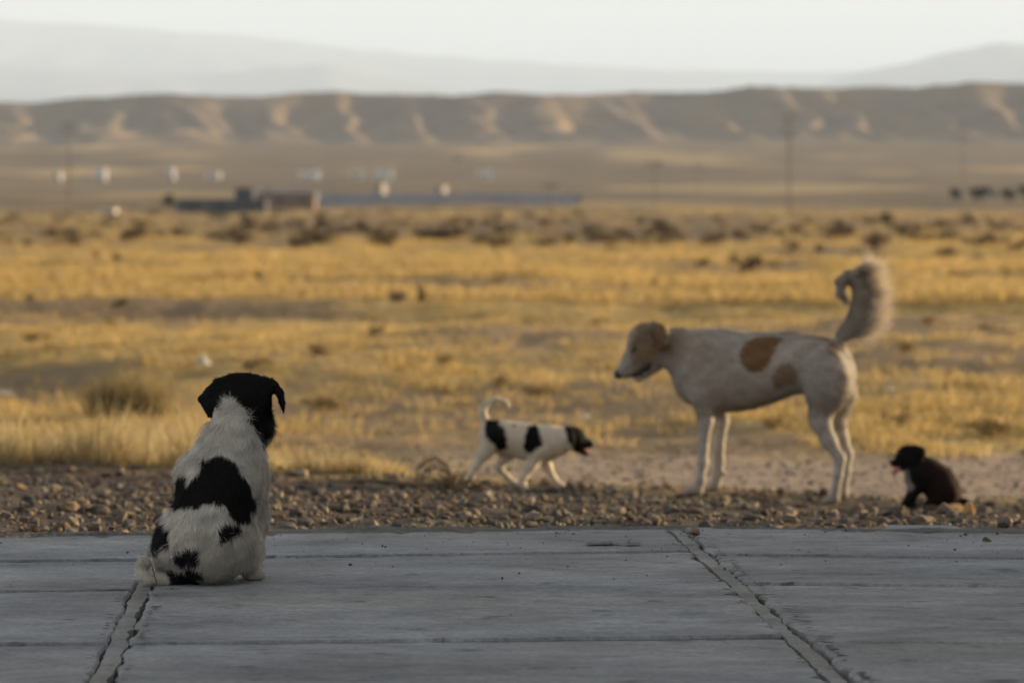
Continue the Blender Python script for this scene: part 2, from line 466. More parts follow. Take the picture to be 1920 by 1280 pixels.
def slab_mesh(corners, jit, seed, th=0.05):
    """corners: near-left, near-right, far-right, far-left (x,y); ragged outline, chamfered top"""
    r = np.random.default_rng(seed)
    pts = []
    for i in range(4):
        a = np.array(corners[i]); b = np.array(corners[(i + 1) % 4])
        L = np.linalg.norm(b - a); n = max(4, int(L / .022))
        d = (b - a) / L; nn = np.array([-d[1], d[0]])                # inward for ccw order
        j = jit[i]
        off = r.normal(0, 1, n)
        off = (np.convolve(np.r_[off, off, off], np.ones(4) / 2.0, 'same')[n:2 * n] * .7 + r.normal(0, 1, n) * .4) * j
        off = np.clip(off, -1.2 * j, 3 * j)
        off += (r.random(n) > .88) * r.random(n) * j * 4.5
        off[0] = abs(off[0]) 
        for k in range(n):
            pts.append(a + (b - a) * k / n + nn * off[k])
    pts = np.array(pts); n = len(pts)
    c = pts.mean(0)
    ch = .005
    inner = pts + (c - pts) / np.linalg.norm(c - pts, axis=1, keepdims=True) * ch
    tz = r.normal(0, .0022, 3)
    def top(p, dz): return dz + tz[0] + tz[1] * (p[:, 0] - c[0]) + tz[2] * (p[:, 1] - c[1])
    v = np.concatenate([np.c_[inner, top(inner, 0)], np.c_[pts, top(pts, -ch)], np.c_[pts, np.full(n, -th)]])
    f = [tuple(range(n))]
    for k in range(n):
        k2 = (k + 1) % n
        f.append((n + k, n + k2, k2, k)); f.append((2 * n + k, 2 * n + k2, n + k2, n + k))
    return mk_mesh('slab', v, f, False, None, M_CONC)

first_slab = None
for col, rw in rows.items():
    for i in range(len(rw) - 1):
        (fl, fr), (nl, nr_) = rw[i], rw[i + 1]
        g = (.013, .017, .021, .014, .015, .013, .013)[i] if not (col == 1 and i == 0) else .006          # half width of the cross joints
        gfar = g if i else 0.0
        if i and (col, i) == (1, 1): gfar = .005
        wl_, wr_ = .0195, .0265                                    # clearance to the mortar strip
        lo = fl - gfar; 
        cs = [(jl(col, nl) + wl_, nl + g), (jl(col + 1, nr_) - wr_ + .008, nr_ + g), (jl(col + 1, fr) - wr_ + .008, fr - gfar), (jl(col, fl) + wl_, fl - gfar)]
        jv = (.0035, .003, .004, .005) if col in (0, -1, 2) else (.0035, .003, .004, .0075)
        if i == 0: jv = (jv[0], jv[1], .012, jv[3])
        o = link('slab', slab_mesh(cs, jv, 100 + col * 20 + i), plat)
        if col == 0 and i == 0: first_slab = o

# mortar strips filling the lengthwise joints
for k in (-1, 0, 1, 2):
    r = np.random.default_rng(300 + k)
    ys = np.arange(-1.0, 8.75 if k in (0, 1) else 8.4, .03)
    n = len(ys)
    l = jl(k, ys) - .0150 + r.normal(0, .0012, n) + (fbm(ys * 6, ys * 0, 90 + k) - .5) * .008
    rt = jl(k, ys) + .0120 + r.normal(0, .0024, n) + (fbm(ys * 6, ys * 0, 95 + k) - .5) * .012
    md = (l + rt) / 2
    zz = -.0015 + (fbm(ys * 2, ys * 0, 99 + k) - .5) * .003
    v = np.concatenate([np.c_[l, ys, zz - .0005], np.c_[md, ys, zz + .0012], np.c_[rt, ys, zz - .0005], np.c_[l, ys, zz * 0 - .046], np.c_[rt, ys, zz * 0 - .046]])
    f = []
    for i in range(n - 1):
        for a, b in ((0, 1), (1, 2), (3, 0), (2, 4)):
            f.append((a * n + i, b * n + i, b * n + i + 1, a * n + i + 1))
    # crumbs flaked off along the crack
    link('mortar_strip', mk_mesh('mortar_strip', v, f, False, None, M_MORTAR), plat)

# chips broken out along the joints: shallow dark scars
_r = np.random.default_rng(404)
cv, cf_ = [], []
for k, side, y0, y1, cnt in ((1, 1, 5.9, 8.3, 60), (1, -1, 5.9, 8.6, 22), (0, 1, 5.8, 7.3, 24), (0, -1, 5.8, 7.3, 14)):
    for i in range(cnt):
        y_ = _r.uniform(y0, y1); w_ = _r.uniform(.003, .013) * (1.6 if (k, side) == (1, 1) and 6.5 < y_ < 7.4 else 1); d_ = _r.uniform(.003, .010)
        x_ = jl(k, y_) + (.030 if side > 0 else -.024) + side * w_ * .8
        an = np.linspace(0, 2 * math.pi, 9, endpoint=False); b_ = len(cv)
        rad = _r.uniform(.5, 1.15, 9)
        cv += [(x_ + w_ * math.cos(a_) * q_, y_ + d_ * math.sin(a_) * q_, .0048 + _r.uniform(0, .0006)) for a_, q_ in zip(an, rad)]
        cf_.append(tuple(range(b_, b_ + 9)))
link('chipped_edges', mk_mesh('chipped_edges', cv, cf_, False, None, mat_simple('broken_concrete', (.075, .075, .08), .95, .5, 90)), plat, kind='stuff')
# stain on the far middle slab
def blob_mesh(name, c, rx, ry, mat, seed, n=40, z=.0):
    r = np.random.default_rng(seed)
    an = np.linspace(0, 2 * math.pi, n, endpoint=False)
    rad = 1 + .25 * np.sin(an * 2 + r.uniform(0, 6)) + .18 * np.sin(an * 5 + r.uniform(0, 6)) + r.normal(0, .08, n)
    v = np.c_[c[0] + rx * rad * np.cos(an), c[1] + ry * rad * np.sin(an), np.full(n, z)]
    return mk_mesh(name, v, [tuple(range(n))], False, None, mat)
p = onz(1130, 1021)
st = link('stain', blob_mesh('stain', p, .030, .035, M_STAIN, 3, z=.0042), first_slab)
p = onz(1185, 1022)
st = link('stain', blob_mesh('stain', p, .022, .018, M_STAIN, 4, z=.0042), first_slab)

# dark crumbled edging between the slabs and the gravel
ys_n = 26; xs = np.arange(-3.4, 3.4, .03)
fe = np.interp(xs, [-2.62 - .4, -1.86, -.73, .36, 1.48, 2.6], [8.28, 8.38, 8.53, 8.76, 8.53, 8.38]) - .05
ew = .36 + (fbm(xs * 2.5, xs * 0, 77, 3) - .5) * .28
T = np.linspace(0, 1, ys_n)
EX = np.repeat(xs[:, None], ys_n, 1); EY = fe[:, None] + T[None] * ew[:, None]
EZ = ground_z(EX, EY, True)
EZ = EZ + .004 + (.035 + (fbm(EX * 9, EY * 14, 78, 3) - .4) * .035) * np.sin(np.clip(T * 1.0, 0, 1) * math.pi)[None] ** .6
EZ = np.minimum(EZ, -.010 + (fbm(EX * 20, EY * 30, 79, 2) - .5) * .012 + 0 * EX)
ev = np.stack([EX, EY, EZ], -1).reshape(-1, 3); a, b = EX.shape
I, J = np.meshgrid(np.arange(a - 1), np.arange(b - 1), indexing='ij')
ef = np.stack([I * b + J, (I + 1) * b + J, (I + 1) * b + J + 1, I * b + J + 1], -1).reshape(-1, 4)
ec = np.tile(np.array([.125, .122, .12]), (len(ev), 1)) * (0.7 + .6 * fbm(ev[:, 0] * 12, ev[:, 1] * 12, 80, 3))[:, None]
link('kerb_strip', mk_mesh('kerb_strip', ev, ef, True, ec, M_RUBBLE), kind='structure')

def top_z(x, y):
    """ground or edging surface at a point"""
    z = ground_z(np.array([x]), np.array([y]))[0]
    return float(z)

# ------------------------------------------------------------------ buildings
def house(name, D, u0, u1, vbase, vtop, mat, label, cat, depth=4.0, group=None, roof=None, door=True, windows=1, flat_over=.12):
    a = at(u0, vbase, D); b = at(u1, vbase, D)
    w = b[0] - a[0]; h = (vbase - vtop) / F * D
    x0 = (a[0] + b[0]) / 2
    zb = min(ground_z(np.array([a[0], b[0]]), np.array([D, D])).min(), a[2]) - .3
    h = a[2] + h - zb
    root = empty(name, (x0, D, zb), label, cat, group)
    MB().box(-w / 2, w / 2, 0, depth, 0, h).build('wall', mat, root)
    o = flat_over
    MB().box(-w / 2 - o, w / 2 + o, -o, depth + o, h + .003, h + .18).build('roof', roof or mat, root)
    if door:
        MB().box(-w * .18 - .45, -w * .18 + .45, -.05, .02, .3, min(2.3, h * .85)).build('door', M_DOOR, root)
    for i in range(windows):
        xc = w * (.18 + .55 * i / max(1, windows)) if windows < 3 else -w / 2 + w * (i + .5) / windows
        MB().box(xc - .5, xc + .5, -.04, .02, min(1.3, h * .5), min(2.2, h * .8)).build('window', M_GLASS, root)
    return root

# long house beside the platform, out of the frame: its shadow lies on the slabs
hs = empty('house', (7.3, 1.2, -.3), 'plastered long house standing right beside the concrete platform', 'house')
MB().box(-3.3, 3.7, -9.0, 9.6, 0, 3.6).build('wall', M_PLASTER, hs)
MB().box(-3.6, 4.0, -9.3, 9.8, 3.603, 3.8).build('roof', M_TIN, hs)
MB().box(-3.36, -3.29, -1.0, 0.0, .3, 2.4).build('door', M_DOOR, hs)
for wy in (-5.5, 2.5, 6.0):
    MB().box(-3.35, -3.29, wy, wy + 1.2, 1.2, 2.4).build('window', M_GLASS, hs)

# dark shed group on the plain
hb = house('dark_shed', 535, 332, 498, 401, 376, M_DARKWALL, 'long low dark grey shed with a raised end bay on the plain', 'shed', 6, None, M_DARKWALL, True, 3)
w = pxm(535)
MB().box((440 - 415) / w, (474 - 415) / w, .6, 5.4, 0, (401 - 350) / w + .3).build('raised_bay', M_DARKWALL, hb)
hq = house('brick_barn', 590, 458, 590, 384, 362, M_BRICK, 'mud brick barn with pale metal roof behind the dark shed', 'barn', 7, None, M_TIN, False, 3)
q = pxm(590)
m = MB(); W = (590 - 458) / q / 2; hh = (384 - 362) / q + .3 + .19
m.v += [(-W - .3, -.4, hh - .1), (W + .3, -.4, hh - .1), (W + .3, 3.5, hh + 1.0), (-W - .3, 3.5, hh + 1.0), (W + .3, 7.4, hh - .1), (-W - .3, 7.4, hh - .1)]
m.f += [(0, 1, 2, 3), (3, 2, 4, 5), (1, 4, 2), (0, 3, 5), (0, 5, 4, 1)]
m.build('pitched_roof', M_TIN, hq)
# the long blue-grey perimeter wall in bays
pw = at(505, 383, 680); pe = at(1085, 379, 690)
root = empty('perimeter_wall', (pw[0], 680, pw[2]), 'long low blue grey perimeter wall behind the sheds', 'wall')
nb = 26
for i in range(nb):
    a_ = pw + (pe - pw) * i / nb; b_ = pw + (pe - pw) * (i + 1) / nb
    gz_ = min(ground_z(np.array([a_[0]]), np.array([a_[1]]))[0], a_[2])
    z0, z1 = gz_ - root.location.z - .4, a_[2] - root.location.z + 1.55 + .05 * (i % 3)
    ax, ay = a_[0] - pw[0], a_[1] - 680; bx, by = b_[0] - pw[0], b_[1] - 680
    mm = MB()
    mm.v += [(ax, ay, z0), (bx - .08, by, z0), (bx - .08, by + .25, z0), (ax, ay + .25, z0), (ax, ay, z1), (bx - .08, by, z1), (bx - .08, by + .25, z1), (ax, ay + .25, z1)]
    mm.f += [(0, 3, 2, 1), (4, 5, 6, 7), (0, 1, 5, 4), (1, 2, 6, 5), (2, 3, 7, 6), (3, 0, 4, 7)]
    mm.build('wall_panel', M_BLUEWALL, root)
for i, (u0, u1, vb, vt, l) in enumerate([(703, 716, 372, 346, 'small cream hut rising over the perimeter wall, nearer the brick barn'), (816, 830, 374, 351, 'small cream hut rising over the far part of the perimeter wall')]):
    house('hut', 730, u0, u1, vb, vt, M_WHITE, l, 'hut', 2.5, 'cream huts by the wall', M_WHITE, False, 1, .08).rotation_euler = (0, 0, math.radians(-22))
for (u0, u1, vb, vt) in [(98, 114, 337, 324), (176, 198, 335, 317), (313, 327, 331, 315), (386, 412, 336, 323), (560, 598, 336, 321), (658, 680, 334, 321), (700, 736, 333, 319), (895, 922, 332, 319), (182, 215, 407, 395)]:
    DD = 1480 if vb < 380 else 520
    house('white_cottage', DD, u0, u1, vb, vt, M_LIME, 'tiny white flat roofed cottage out on the far plain' if vb < 380 else 'white cottage in the scrub in front of the dark shed', 'cottage', 4, 'white cottages on the far plain', M_LIME, True, 1)

# ------------------------------------------------------------------ poles
def pole(u, vb, vt, D, label, arms=1, r=.14, mat=M_POLE, arm=1.1):
    b = at(u, vb, D); h = (vb - vt) / F * D
    zb = min(b[2], float(ground_z(np.array([b[0]]), np.array([D]))[0])) - .3
    h += b[2] - zb
    root = empty('utility_pole', (b[0], D, zb), label, 'pole', 'utility poles across the plain')
    MB().tube([(0, 0, 0), (0, 0, h)], [r, r * .7], 8).build('pole', mat, root)
    for i in range(arms):
        z = h - .35 - i * .9
        c = MB().box(-arm, arm, -.17, -.07, z - .07, z + .07).build('crossarm', mat, root)
        for xx in (-arm * .9, 0.35, arm * .9):
            MB().tube([(xx, -.12, z + .072), (xx, -.12, z + .3)], [.06, .04], 6).build('insulator', M_TIN, c)
pole(130, 372, 228, 520, 'tall dark utility pole beyond the plain near white cottages', 2, .12)
pole(1480, 374, 214, 520, 'tallest dark utility pole with three crossarms', 3, .15, arm=1.2)
pole(1228, 400, 300, 330, 'slim utility pole standing behind the adult dog on the scrub', 1, .05, arm=.7)
pole(1310, 350, 302, 1100, 'distant short utility pole with two crossarms on the rising plain', 2, .14, arm=1.6)
pole(858, 420, 290, 330, 'pale slender lamp pole standing in front of the perimeter wall', 1, .05, M_WHITE, .3)
pole(1806, 356, 262, 800, 'utility pole next to the dark green trees', 1, .09)
pole(1032, 420, 340, 300, 'low utility pole near the end of the perimeter wall', 1, .045, arm=.6)

# ------------------------------------------------------------------ leaf clumps: shrubs and trees
def leaf_cloud(n, centers, rads, size, seed, cols, flat=.8):
    r = np.random.default_rng(seed)
    ci = r.integers(0, len(centers), n)
    d = nrm(r.normal(size=(n, 3)))
    rad = r.random(n) ** (1 / 2.4)
    C = np.array(centers)[ci] + d * rad[:, None] * np.array(rads)[ci]
    t = nrm(r.normal(size=(n, 3))); b = nrm(np.cross(t, r.normal(size=(n, 3))))
    s = size * r.uniform(.6, 1.5, n)[:, None]
    v = np.stack([C - t * s, C + b * s * .5, C + t * s, C - b * s * .5], 1).reshape(-1, 3)
    f = np.arange(4 * n).reshape(n, 4)
    cc = np.array(cols)[r.integers(0, len(cols), n)] * r.uniform(.7, 1.3, n)[:, None]
    return v, f, np.repeat(cc, 4, 0)

def shrub_meshes(seed, dark):
    r = np.random.default_rng(seed)
    cs = [(0, 0, .28)] + [(r.normal(0, .26), r.normal(0, .22), r.uniform(.14, .42)) for _ in range(7)]
    rs = [(.36, .34, .24)] + [(r.uniform(.14, .26),) * 2 + (r.uniform(.1, .2),) for _ in range(7)]
    cols = [(.14, .105, .068), (.18, .13, .083), (.10, .08, .055)] if dark else [(.30, .22, .11), (.24, .18, .10), (.36, .26, .13)]
    v, f, c = leaf_cloud(520, cs, rs, .045, seed + 1, cols)
    v[:, 2] = np.maximum(v[:, 2], .015)
    fol = mk_mesh('foliage', v, f, False, c, M_SHRUB)
    mb = MB()
    for i in range(26):
        an = r.uniform(0, 6.28); L = r.uniform(.3, .62); e = r.uniform(.5, 1.3)
        p1 = np.array([math.cos(an) * math.cos(e), math.sin(an) * math.cos(e), math.sin(e)]) * L
        mid = p1 * .5 + r.normal(0, .03, 3)
        mb.tube([(0, 0, -.03), mid, p1], [.012, .008, .003], 4, False)
    tw = mk_mesh('twigs', mb.v, mb.f, False, None, M_WOOD)
    return fol, tw
SHR = [shrub_meshes(500 + 10 * i, True) for i in range(5)] + [shrub_meshes(600 + 10 * i, False) for i in range(3)]

def shrub(k, x, y, w, h, label, group, name='scrub_bush'):
    z = float(ground_z(np.array([x]), np.array([y]))[0])
    root = empty(name, (x, y, z - .01), label, 'bush', group, random.uniform(0, 6.28))
    root.scale = (w, w, h)
    link('foliage', SHR[k][0], root); link('twigs', SHR[k][1], root)

def ground_y(v, u=960):
    """distance at which the plain is seen at photo row v"""
    ys = np.geomspace(15.5, 900, 1500)
    xs_ = (u - 960) / F * ys
    vv = HOR + (CH - ground_z(xs_, ys)) / ys * F
    i = np.argmin(np.abs(vv - v))
    return float(ys[i])

def shrub_px(u, vbase, wpx, hpx, k, label, group):
    D = ground_y(vbase, u)
    m_ = F / D
    shrub(k, (u - 960) / F * D, D, wpx / m_ / 1.05, hpx / m_ / .62, label, group)
G1 = 'dark bushes standing out on the golden grass'
L1 = 'low dark scrub bush standing out on the golden grass'
for i, (u, v, w_, h_) in enumerate([(1410, 508, 80, 40), (1400, 512, 46, 24), (1625, 492, 60, 44), (1790, 533, 62, 30), (1775, 482, 60, 24), (1486, 470, 40, 24), (1150, 480, 44, 24), (930, 468, 50, 32), (900, 462, 60, 26), (820, 452, 60, 30),
                                   (748, 566, 40, 28), (790, 566, 22, 40), (1000, 562, 20, 20), (486, 528, 22, 24), (600, 456, 70, 24), (430, 452, 60, 20), (235, 452, 30, 20), (150, 450, 90, 18), (1700, 446, 70, 32), (1580, 446, 80, 30), (1345, 456, 60, 26), (1250, 442, 70, 34), (1070, 454, 46, 22), (1830, 494, 40, 20), (1320, 500, 40, 20), (1230, 534, 24, 20), (310, 540, 18, 12), (97, 527, 18, 16), (370, 520, 20, 12), (1290, 486, 26, 14), (1905, 470, 40, 20), (1660, 420, 60, 26)]):
    shrub_px(u, v, w_, h_, i % 5, L1, G1)
_rs = random.Random(77)
for i in range(24):
    shrub_px(_rs.uniform(0, 1920), 456 + 120 * _rs.random() ** 1.7, _rs.uniform(16, 44), _rs.uniform(10, 24), i % 5, L1, G1)
G2 = 'scrub bushes in the far belt'
L2 = 'tiny brown scrub bush in the dense far belt of scrub'
rb = random.Random(5)
for i in range(240):
    v = 402 + 62 * rb.random() ** 1.1
    u = rb.uniform(-10, 1930)
    D = ground_y(v, u); wpx = rb.uniform(14, 50) * (.5 + (v - 400) / 60.0)
    shrub(i % 5, (u - 960) / F * D, D, wpx / F * D, wpx * rb.uniform(.5, .85) / F * D, L2, G2)
G3 = 'straw coloured bushes on the near plain'
L3 = 'rounded straw coloured dry bush on the near plain'
for i, (u, v, w_, h_) in enumerate([(835, 690, 44, 34), (940, 722, 50, 26), (700, 632, 40, 30), (600, 668, 60, 30), (610, 770, 110, 40), (1660, 712, 80, 30), (1690, 800, 90, 34), (1860, 815, 120, 46), (470, 690, 60, 30), (1010, 745, 90, 30), (1450, 800, 70, 30), (1120, 610, 34, 20), (1740, 610, 40, 24), (1850, 620, 50, 20), (60, 640, 50, 24), (210, 612, 40, 22), (1700, 660, 60, 30)]):
    shrub_px(u, v, w_, h_, 5 + i % 3, L3, G3)
D_ = ground_y(800, 230)
BUSH_D = D_

def tree_px(u, vb, vt, wpx, D, seed, label, group):
    b = at(u, vb, D); h = (vb - vt) / F * D; w = wpx / F * D
    z = min(b[2], float(ground_z(np.array([b[0]]), np.array([D]))[0]))
    h += b[2] - z
    r = np.random.default_rng(seed)
    root = empty('tree', (b[0], D, z), label, 'tree', group)
    mb = MB().tube([(0, 0, -.2), (.05, 0, h * .3), (0, .05, h * .65)], [h * .04, h * .03, h * .015], 7)
    for i in range(5):
        an = r.uniform(0, 6.28)
        mb.tube([(0, 0, h * .3), (math.cos(an) * w * .2, math.sin(an) * w * .2, h * .5), (math.cos(an) * w * .34, math.sin(an) * w * .34, h * .7)], [h * .02, h * .013, h * .005], 5)
    mb.build('trunk', M_WOOD, root, True)
    cs = [(r.normal(0, w * .2), r.normal(0, w * .2), h * r.uniform(.35, .8)) for _ in range(9)]
    rs = [(w * r.uniform(.2, .3),) * 2 + (h * r.uniform(.14, .22),) for _ in range(9)]
    v, f, c = leaf_cloud(900, cs, rs, .05 * h, seed + 1, [(.035, .05, .025), (.05, .065, .03), (.025, .038, .02)])
    link('crown', mk_mesh('crown', v, f, False, c, M_TREE), root)
tree_px(315, 385, 358, 24, 560, 701, 'round dark green tree at the end of the dark shed', None)
tree_px(502, 372, 348, 26, 610, 702, 'green tree between the brick barn and the perimeter wall', None)
tree_px(1082, 380, 362, 16, 735, 703, 'little green tree at the far end of the perimeter wall', None)
for i, (u, w_) in enumerate([(1795, 26), (1826, 34), (1848, 30), (1890, 40), (1925, 36)]):
    tree_px(u, 371, 345 + (i % 2) * 3, w_, 820, 710 + i, 'dark green tree in the far row on the plain', 'far row of green trees')

# ------------------------------------------------------------------ grass
def ribbons(P0, T, Nn, L, W, C0, C1, bend, seg=2):
    """flat tapering blades: root P0, direction T, normal Nn, length L, width W; five corners each"""
    n = len(P0)
    S = nrm(np.cross(T, Nn))
    mid = P0 + T * (L * .55)[:, None]
    T2 = nrm(T + bend)
    tip = mid + T2 * (L * .45)[:, None]
    w = W[:, None] * .5
    V = np.stack([P0 - S * w, P0 + S * w, mid - S * w * .75, mid + S * w * .75, tip], 1)
    b = (np.arange(n) * 5)[:, None]
    Fc = np.concatenate([b + [[0, 1, 3]], b + [[0, 3, 2]], b + [[2, 3, 4]]], 1).reshape(-1, 3)
    Cm = (C0 + C1) / 2
    C = np.stack([C0, C0, Cm, Cm, C1], 1)
    return V.reshape(-1, 3), Fc, C.reshape(-1, 3)

def tufts(X, Y, H, nb, W, spread, seed, base=(.48, .34, .135), lean=.45):
    r = np.random.default_rng(seed)
    n = len(X); N = n * nb
    Z = ground_z(X, Y)
    tx = np.repeat(X, nb); ty = np.repeat(Y, nb); tz = np.repeat(Z, nb); th = np.repeat(H, nb); ts = np.repeat(np.broadcast_to(spread, (n,)), nb)
    an = r.uniform(0, 6.283, N); rr = np.sqrt(r.random(N))
    ox = np.cos(an) * rr * ts; oy = np.sin(an) * rr * ts
    P0 = np.c_[tx + ox, ty + oy, tz - .01]
    ln = lean * (rr * .9 + r.normal(0, .35, N))
    T = nrm(np.c_[np.cos(an) * ln + r.normal(0, .12, N), np.sin(an) * ln + r.normal(0, .12, N), np.ones(N)])
    Nn = nrm(np.c_[r.normal(size=(N, 2)), r.normal(0, .2, N)])
    bend = np.c_[np.cos(an) * .5, np.sin(an) * .5, np.zeros(N) - .2] * r.uniform(.1, 1.2, N)[:, None]
    L = th * r.uniform(.45, 1.1, N)
    tone = np.repeat(r.uniform(.75, 1.2, n), nb) * r.uniform(.8, 1.2, N)
    hue = np.repeat(r.random(n), nb)[:, None]
    c = (np.array(base) * (1 - hue) + np.array([.38, .295, .155]) * hue) * tone[:, None]
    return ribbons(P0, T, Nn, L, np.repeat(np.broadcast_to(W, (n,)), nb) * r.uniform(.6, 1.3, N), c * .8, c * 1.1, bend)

def join(parts):
    V = []; Fs = []; C = []; b = 0
    for v, f, c in parts:
        V.append(v); Fs.append(f + b); C.append(c); b += len(v)
    return np.concatenate(V), np.concatenate(Fs), np.concatenate(C)

def scatter(n, y0, y1, seed, uw=1500, power=1.0):
    """points spread over a wedge of ground a bit wider than the view, evenly in 1/y to the given power"""
    r = np.random.default_rng(seed)
    t = r.random(n)
    if power == 1.0: y = 1 / (1 / y0 + (1 / y1 - 1 / y0) * t)
    else: y = y0 + (y1 - y0) * t
    x = r.uniform(-uw, uw, n) / F * y + r.uniform(-.6, .6, n)
    return x, y

parts = []
# tall pale grass behind the gravel at the left, lower golden fringe to the middle
x, y = scatter(1900, 14.8, 18.0, 801, 1500, 0)
keep = (x < -1.15 + .2 * np.sin(y * 3)) | ((x < -.45) & (y < 16.4))
x, y = x[keep], y[keep]
hgt = np.interp(x, [-2.4, -1.7, -1.15, -1.02, -.8, -.45, -.3], [.23, .27, .33, .15, .15, .14, .07]) * RNG.uniform(.55, 1.15, len(x))
parts.append(tufts(x, y, hgt, 34, .0036, .055, 802, base=(.47, .39, .235), lean=.30))
x = RNG.uniform(-3.4, -.42, 380); y = 14.85 + RNG.random(380) * .5
parts.append(tufts(x, y, np.full(380, .075) * RNG.uniform(.5, 1.5, 380), 22, .004, .045, 803))
# near plain
x, y = scatter(10500, 19.0, 48, 804)
k = RNG.random(len(x)) < np.clip(ground_cover(x, y) * .9 + .12, 0, 1) * smooth(18.4, 22.5, y + .8 * np.sin(x * 4))
k &= np.abs(y - 39.8 - .5 * np.sin(x * .5)) > .8
x, y = x[k], y[k]
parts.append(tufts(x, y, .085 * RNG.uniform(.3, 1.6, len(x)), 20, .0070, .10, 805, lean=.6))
# middle plain: broader tufts, the golden band
x, y = scatter(18000, 42, 130, 806)
k = RNG.random(len(x)) < np.clip(ground_cover(x, y) * 1.1 + .06, 0, 1)
x, y = x[k], y[k]
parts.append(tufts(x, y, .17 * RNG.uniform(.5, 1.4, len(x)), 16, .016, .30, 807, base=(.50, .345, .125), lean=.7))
x, y = scatter(4300, 120, 330, 808)
k = RNG.random(len(x)) < np.clip(fbm(x * .05, y * .02, 15, 3) * 1.4 - .3, .05, 1)
x, y = x[k], y[k]
parts.append(tufts(x, y, .28 * RNG.uniform(.5, 1.4, len(x)), 12, .05, .7, 809, base=(.36, .26, .12), lean=.8))
x, y = scatter(3700, 330, 800, 810)
parts.append(tufts(x, y, .45 * RNG.uniform(.4, 1.2, len(x)), 8, .16, 1.6, 811, base=(.33, .25, .13), lean=.8))
v, f, c = join(parts)
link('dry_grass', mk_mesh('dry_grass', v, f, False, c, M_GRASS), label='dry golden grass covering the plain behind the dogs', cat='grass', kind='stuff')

# the rounded broom-like bush behind the tall grass
bx_ = (232 - 960) / F * BUSH_D
v, f, c = tufts(bx_ + RNG.normal(0, .07, 9), BUSH_D + RNG.normal(0, .06, 9), RNG.uniform(.30, .40, 9), 210, .0050, .07, 822, base=(.17, .135, .065), lean=.62)
c = c * .8
zb_ = top_z(bx_, BUSH_D)
link('broom_bush', mk_mesh('broom_bush', v - np.array([bx_, BUSH_D, zb_]), f, False, c, M_GRASS), None, (bx_, BUSH_D, zb_), 'big rounded olive brown bush behind the tall grass by the sitting puppy', 'bush')

# green-grey weeds at the corner of the slabs
p = at(1895, 1004, 8.75)
xs_ = p[0] + RNG.normal(0, .045, 14); ys_ = 8.72 + RNG.random(14) * .18
v, f, c = tufts(xs_, ys_, np.full(14, .05) * RNG.uniform(.5, 1.3, 14), 26, .0022, .02, 820, base=(.20, .17, .09), lean=.7)
link('weed_tuft', mk_mesh('weed_tuft', v, f, False, c, M_GRASS), label='scrubby tuft of dry weeds at the far edge of the concrete slabs', cat='weeds')

# ------------------------------------------------------------------ gravel
def ico():
    t = (1 + 5 ** .5) / 2
    v = nrm(np.array([(-1, t, 0), (1, t, 0), (-1, -t, 0), (1, -t, 0), (0, -1, t), (0, 1, t), (0, -1, -t), (0, 1, -t), (t, 0, -1), (t, 0, 1), (-t, 0, -1), (-t, 0, 1)], float))
    f = np.array([(0, 11, 5), (0, 5, 1), (0, 1, 7), (0, 7, 10), (0, 10, 11), (1, 5, 9), (5, 11, 4), (11, 10, 2), (10, 7, 6), (7, 1, 8), (3, 9, 4), (3, 4, 2), (3, 2, 6), (3, 6, 8), (3, 8, 9), (4, 9, 5), (2, 4, 11), (6, 2, 10), (8, 6, 7), (9, 8, 1)])
    return v, f
IV, IF = ico()
STONE_COLS = np.array([(.22, .18, .15), (.30, .24, .19), (.42, .34, .26), (.16, .14, .125), (.26, .19, .14), (.50, .42, .33), (.20, .19, .18)])
def stones(X, Y, Sz, seed, sink=.25):
    r = np.random.default_rng(seed); n = len(X)
    Z = ground_z(X, Y)
    sc = Sz[:, None] * r.uniform(.6, 1.3, (n, 3)) * np.array([1.15, 1.0, .72])
    jit = 1 + r.normal(0, .16, (n, 12, 1))
    V = IV[None] * jit * sc[:, None, :]
    a = r.uniform(0, 6.283, n); ca, sa = np.cos(a)[:, None], np.sin(a)[:, None]
    V = np.stack([V[..., 0] * ca - V[..., 1] * sa, V[..., 0] * sa + V[..., 1] * ca, V[..., 2]], -1)
    V[..., 0] += X[:, None]; V[..., 1] += Y[:, None]; V[..., 2] += (Z + sc[:, 2] * (1 - 2 * sink))[:, None]
    Fc = (IF[None] + (np.arange(n) * 12)[:, None, None]).reshape(-1, 3)
    c = STONE_COLS[r.choice(len(STONE_COLS), n, p=[.24, .22, .12, .16, .14, .04, .08])] * r.uniform(.24, .62, n)[:, None]
    return V.reshape(-1, 3), Fc, np.repeat(c, 12, 0)
n = 54000
x = RNG.uniform(-3.4, 3.4, n); y = 8.70 + RNG.random(n) * 6.6
edge = np.interp(x, [-3.02, -1.86, -.73, .36, 1.48, 2.6], [8.28, 8.38, 8.53, 8.76, 8.53, 8.38]) + .26 + (fbm(x * 2.5, x * 0, 77, 3) - .5) * .3
den = np.where(y > 14.7, np.exp(-(y - 14.7) * 3), 1) * np.where(y < edge, .06, 1)
k = RNG.random(n) < den * np.clip(.25 + 1.5 * fbm(x * 1.7, y * 1.7, 66, 3) ** 1.2, 0, 1)
x, y = x[k], y[k]
sz = np.clip(np.exp(RNG.normal(math.log(.0043), .68, len(x))), .0016, .024)
g1 = stones(x, y, sz, 830)
n = 3200
x = RNG.uniform(-1.0, 3.8, n); y = 15 + RNG.random(n) * 5.0                      # loose stones on the track
g2 = stones(x, y, np.clip(np.exp(RNG.normal(math.log(.006), .4, n)), .003, .016), 831, .35)
v, f, c = join([g1, g2])
link('gravel', mk_mesh('gravel', v, f, False, c, M_STONE), label='brown and cream gravel beyond the concrete slabs', cat='gravel', kind='stuff')

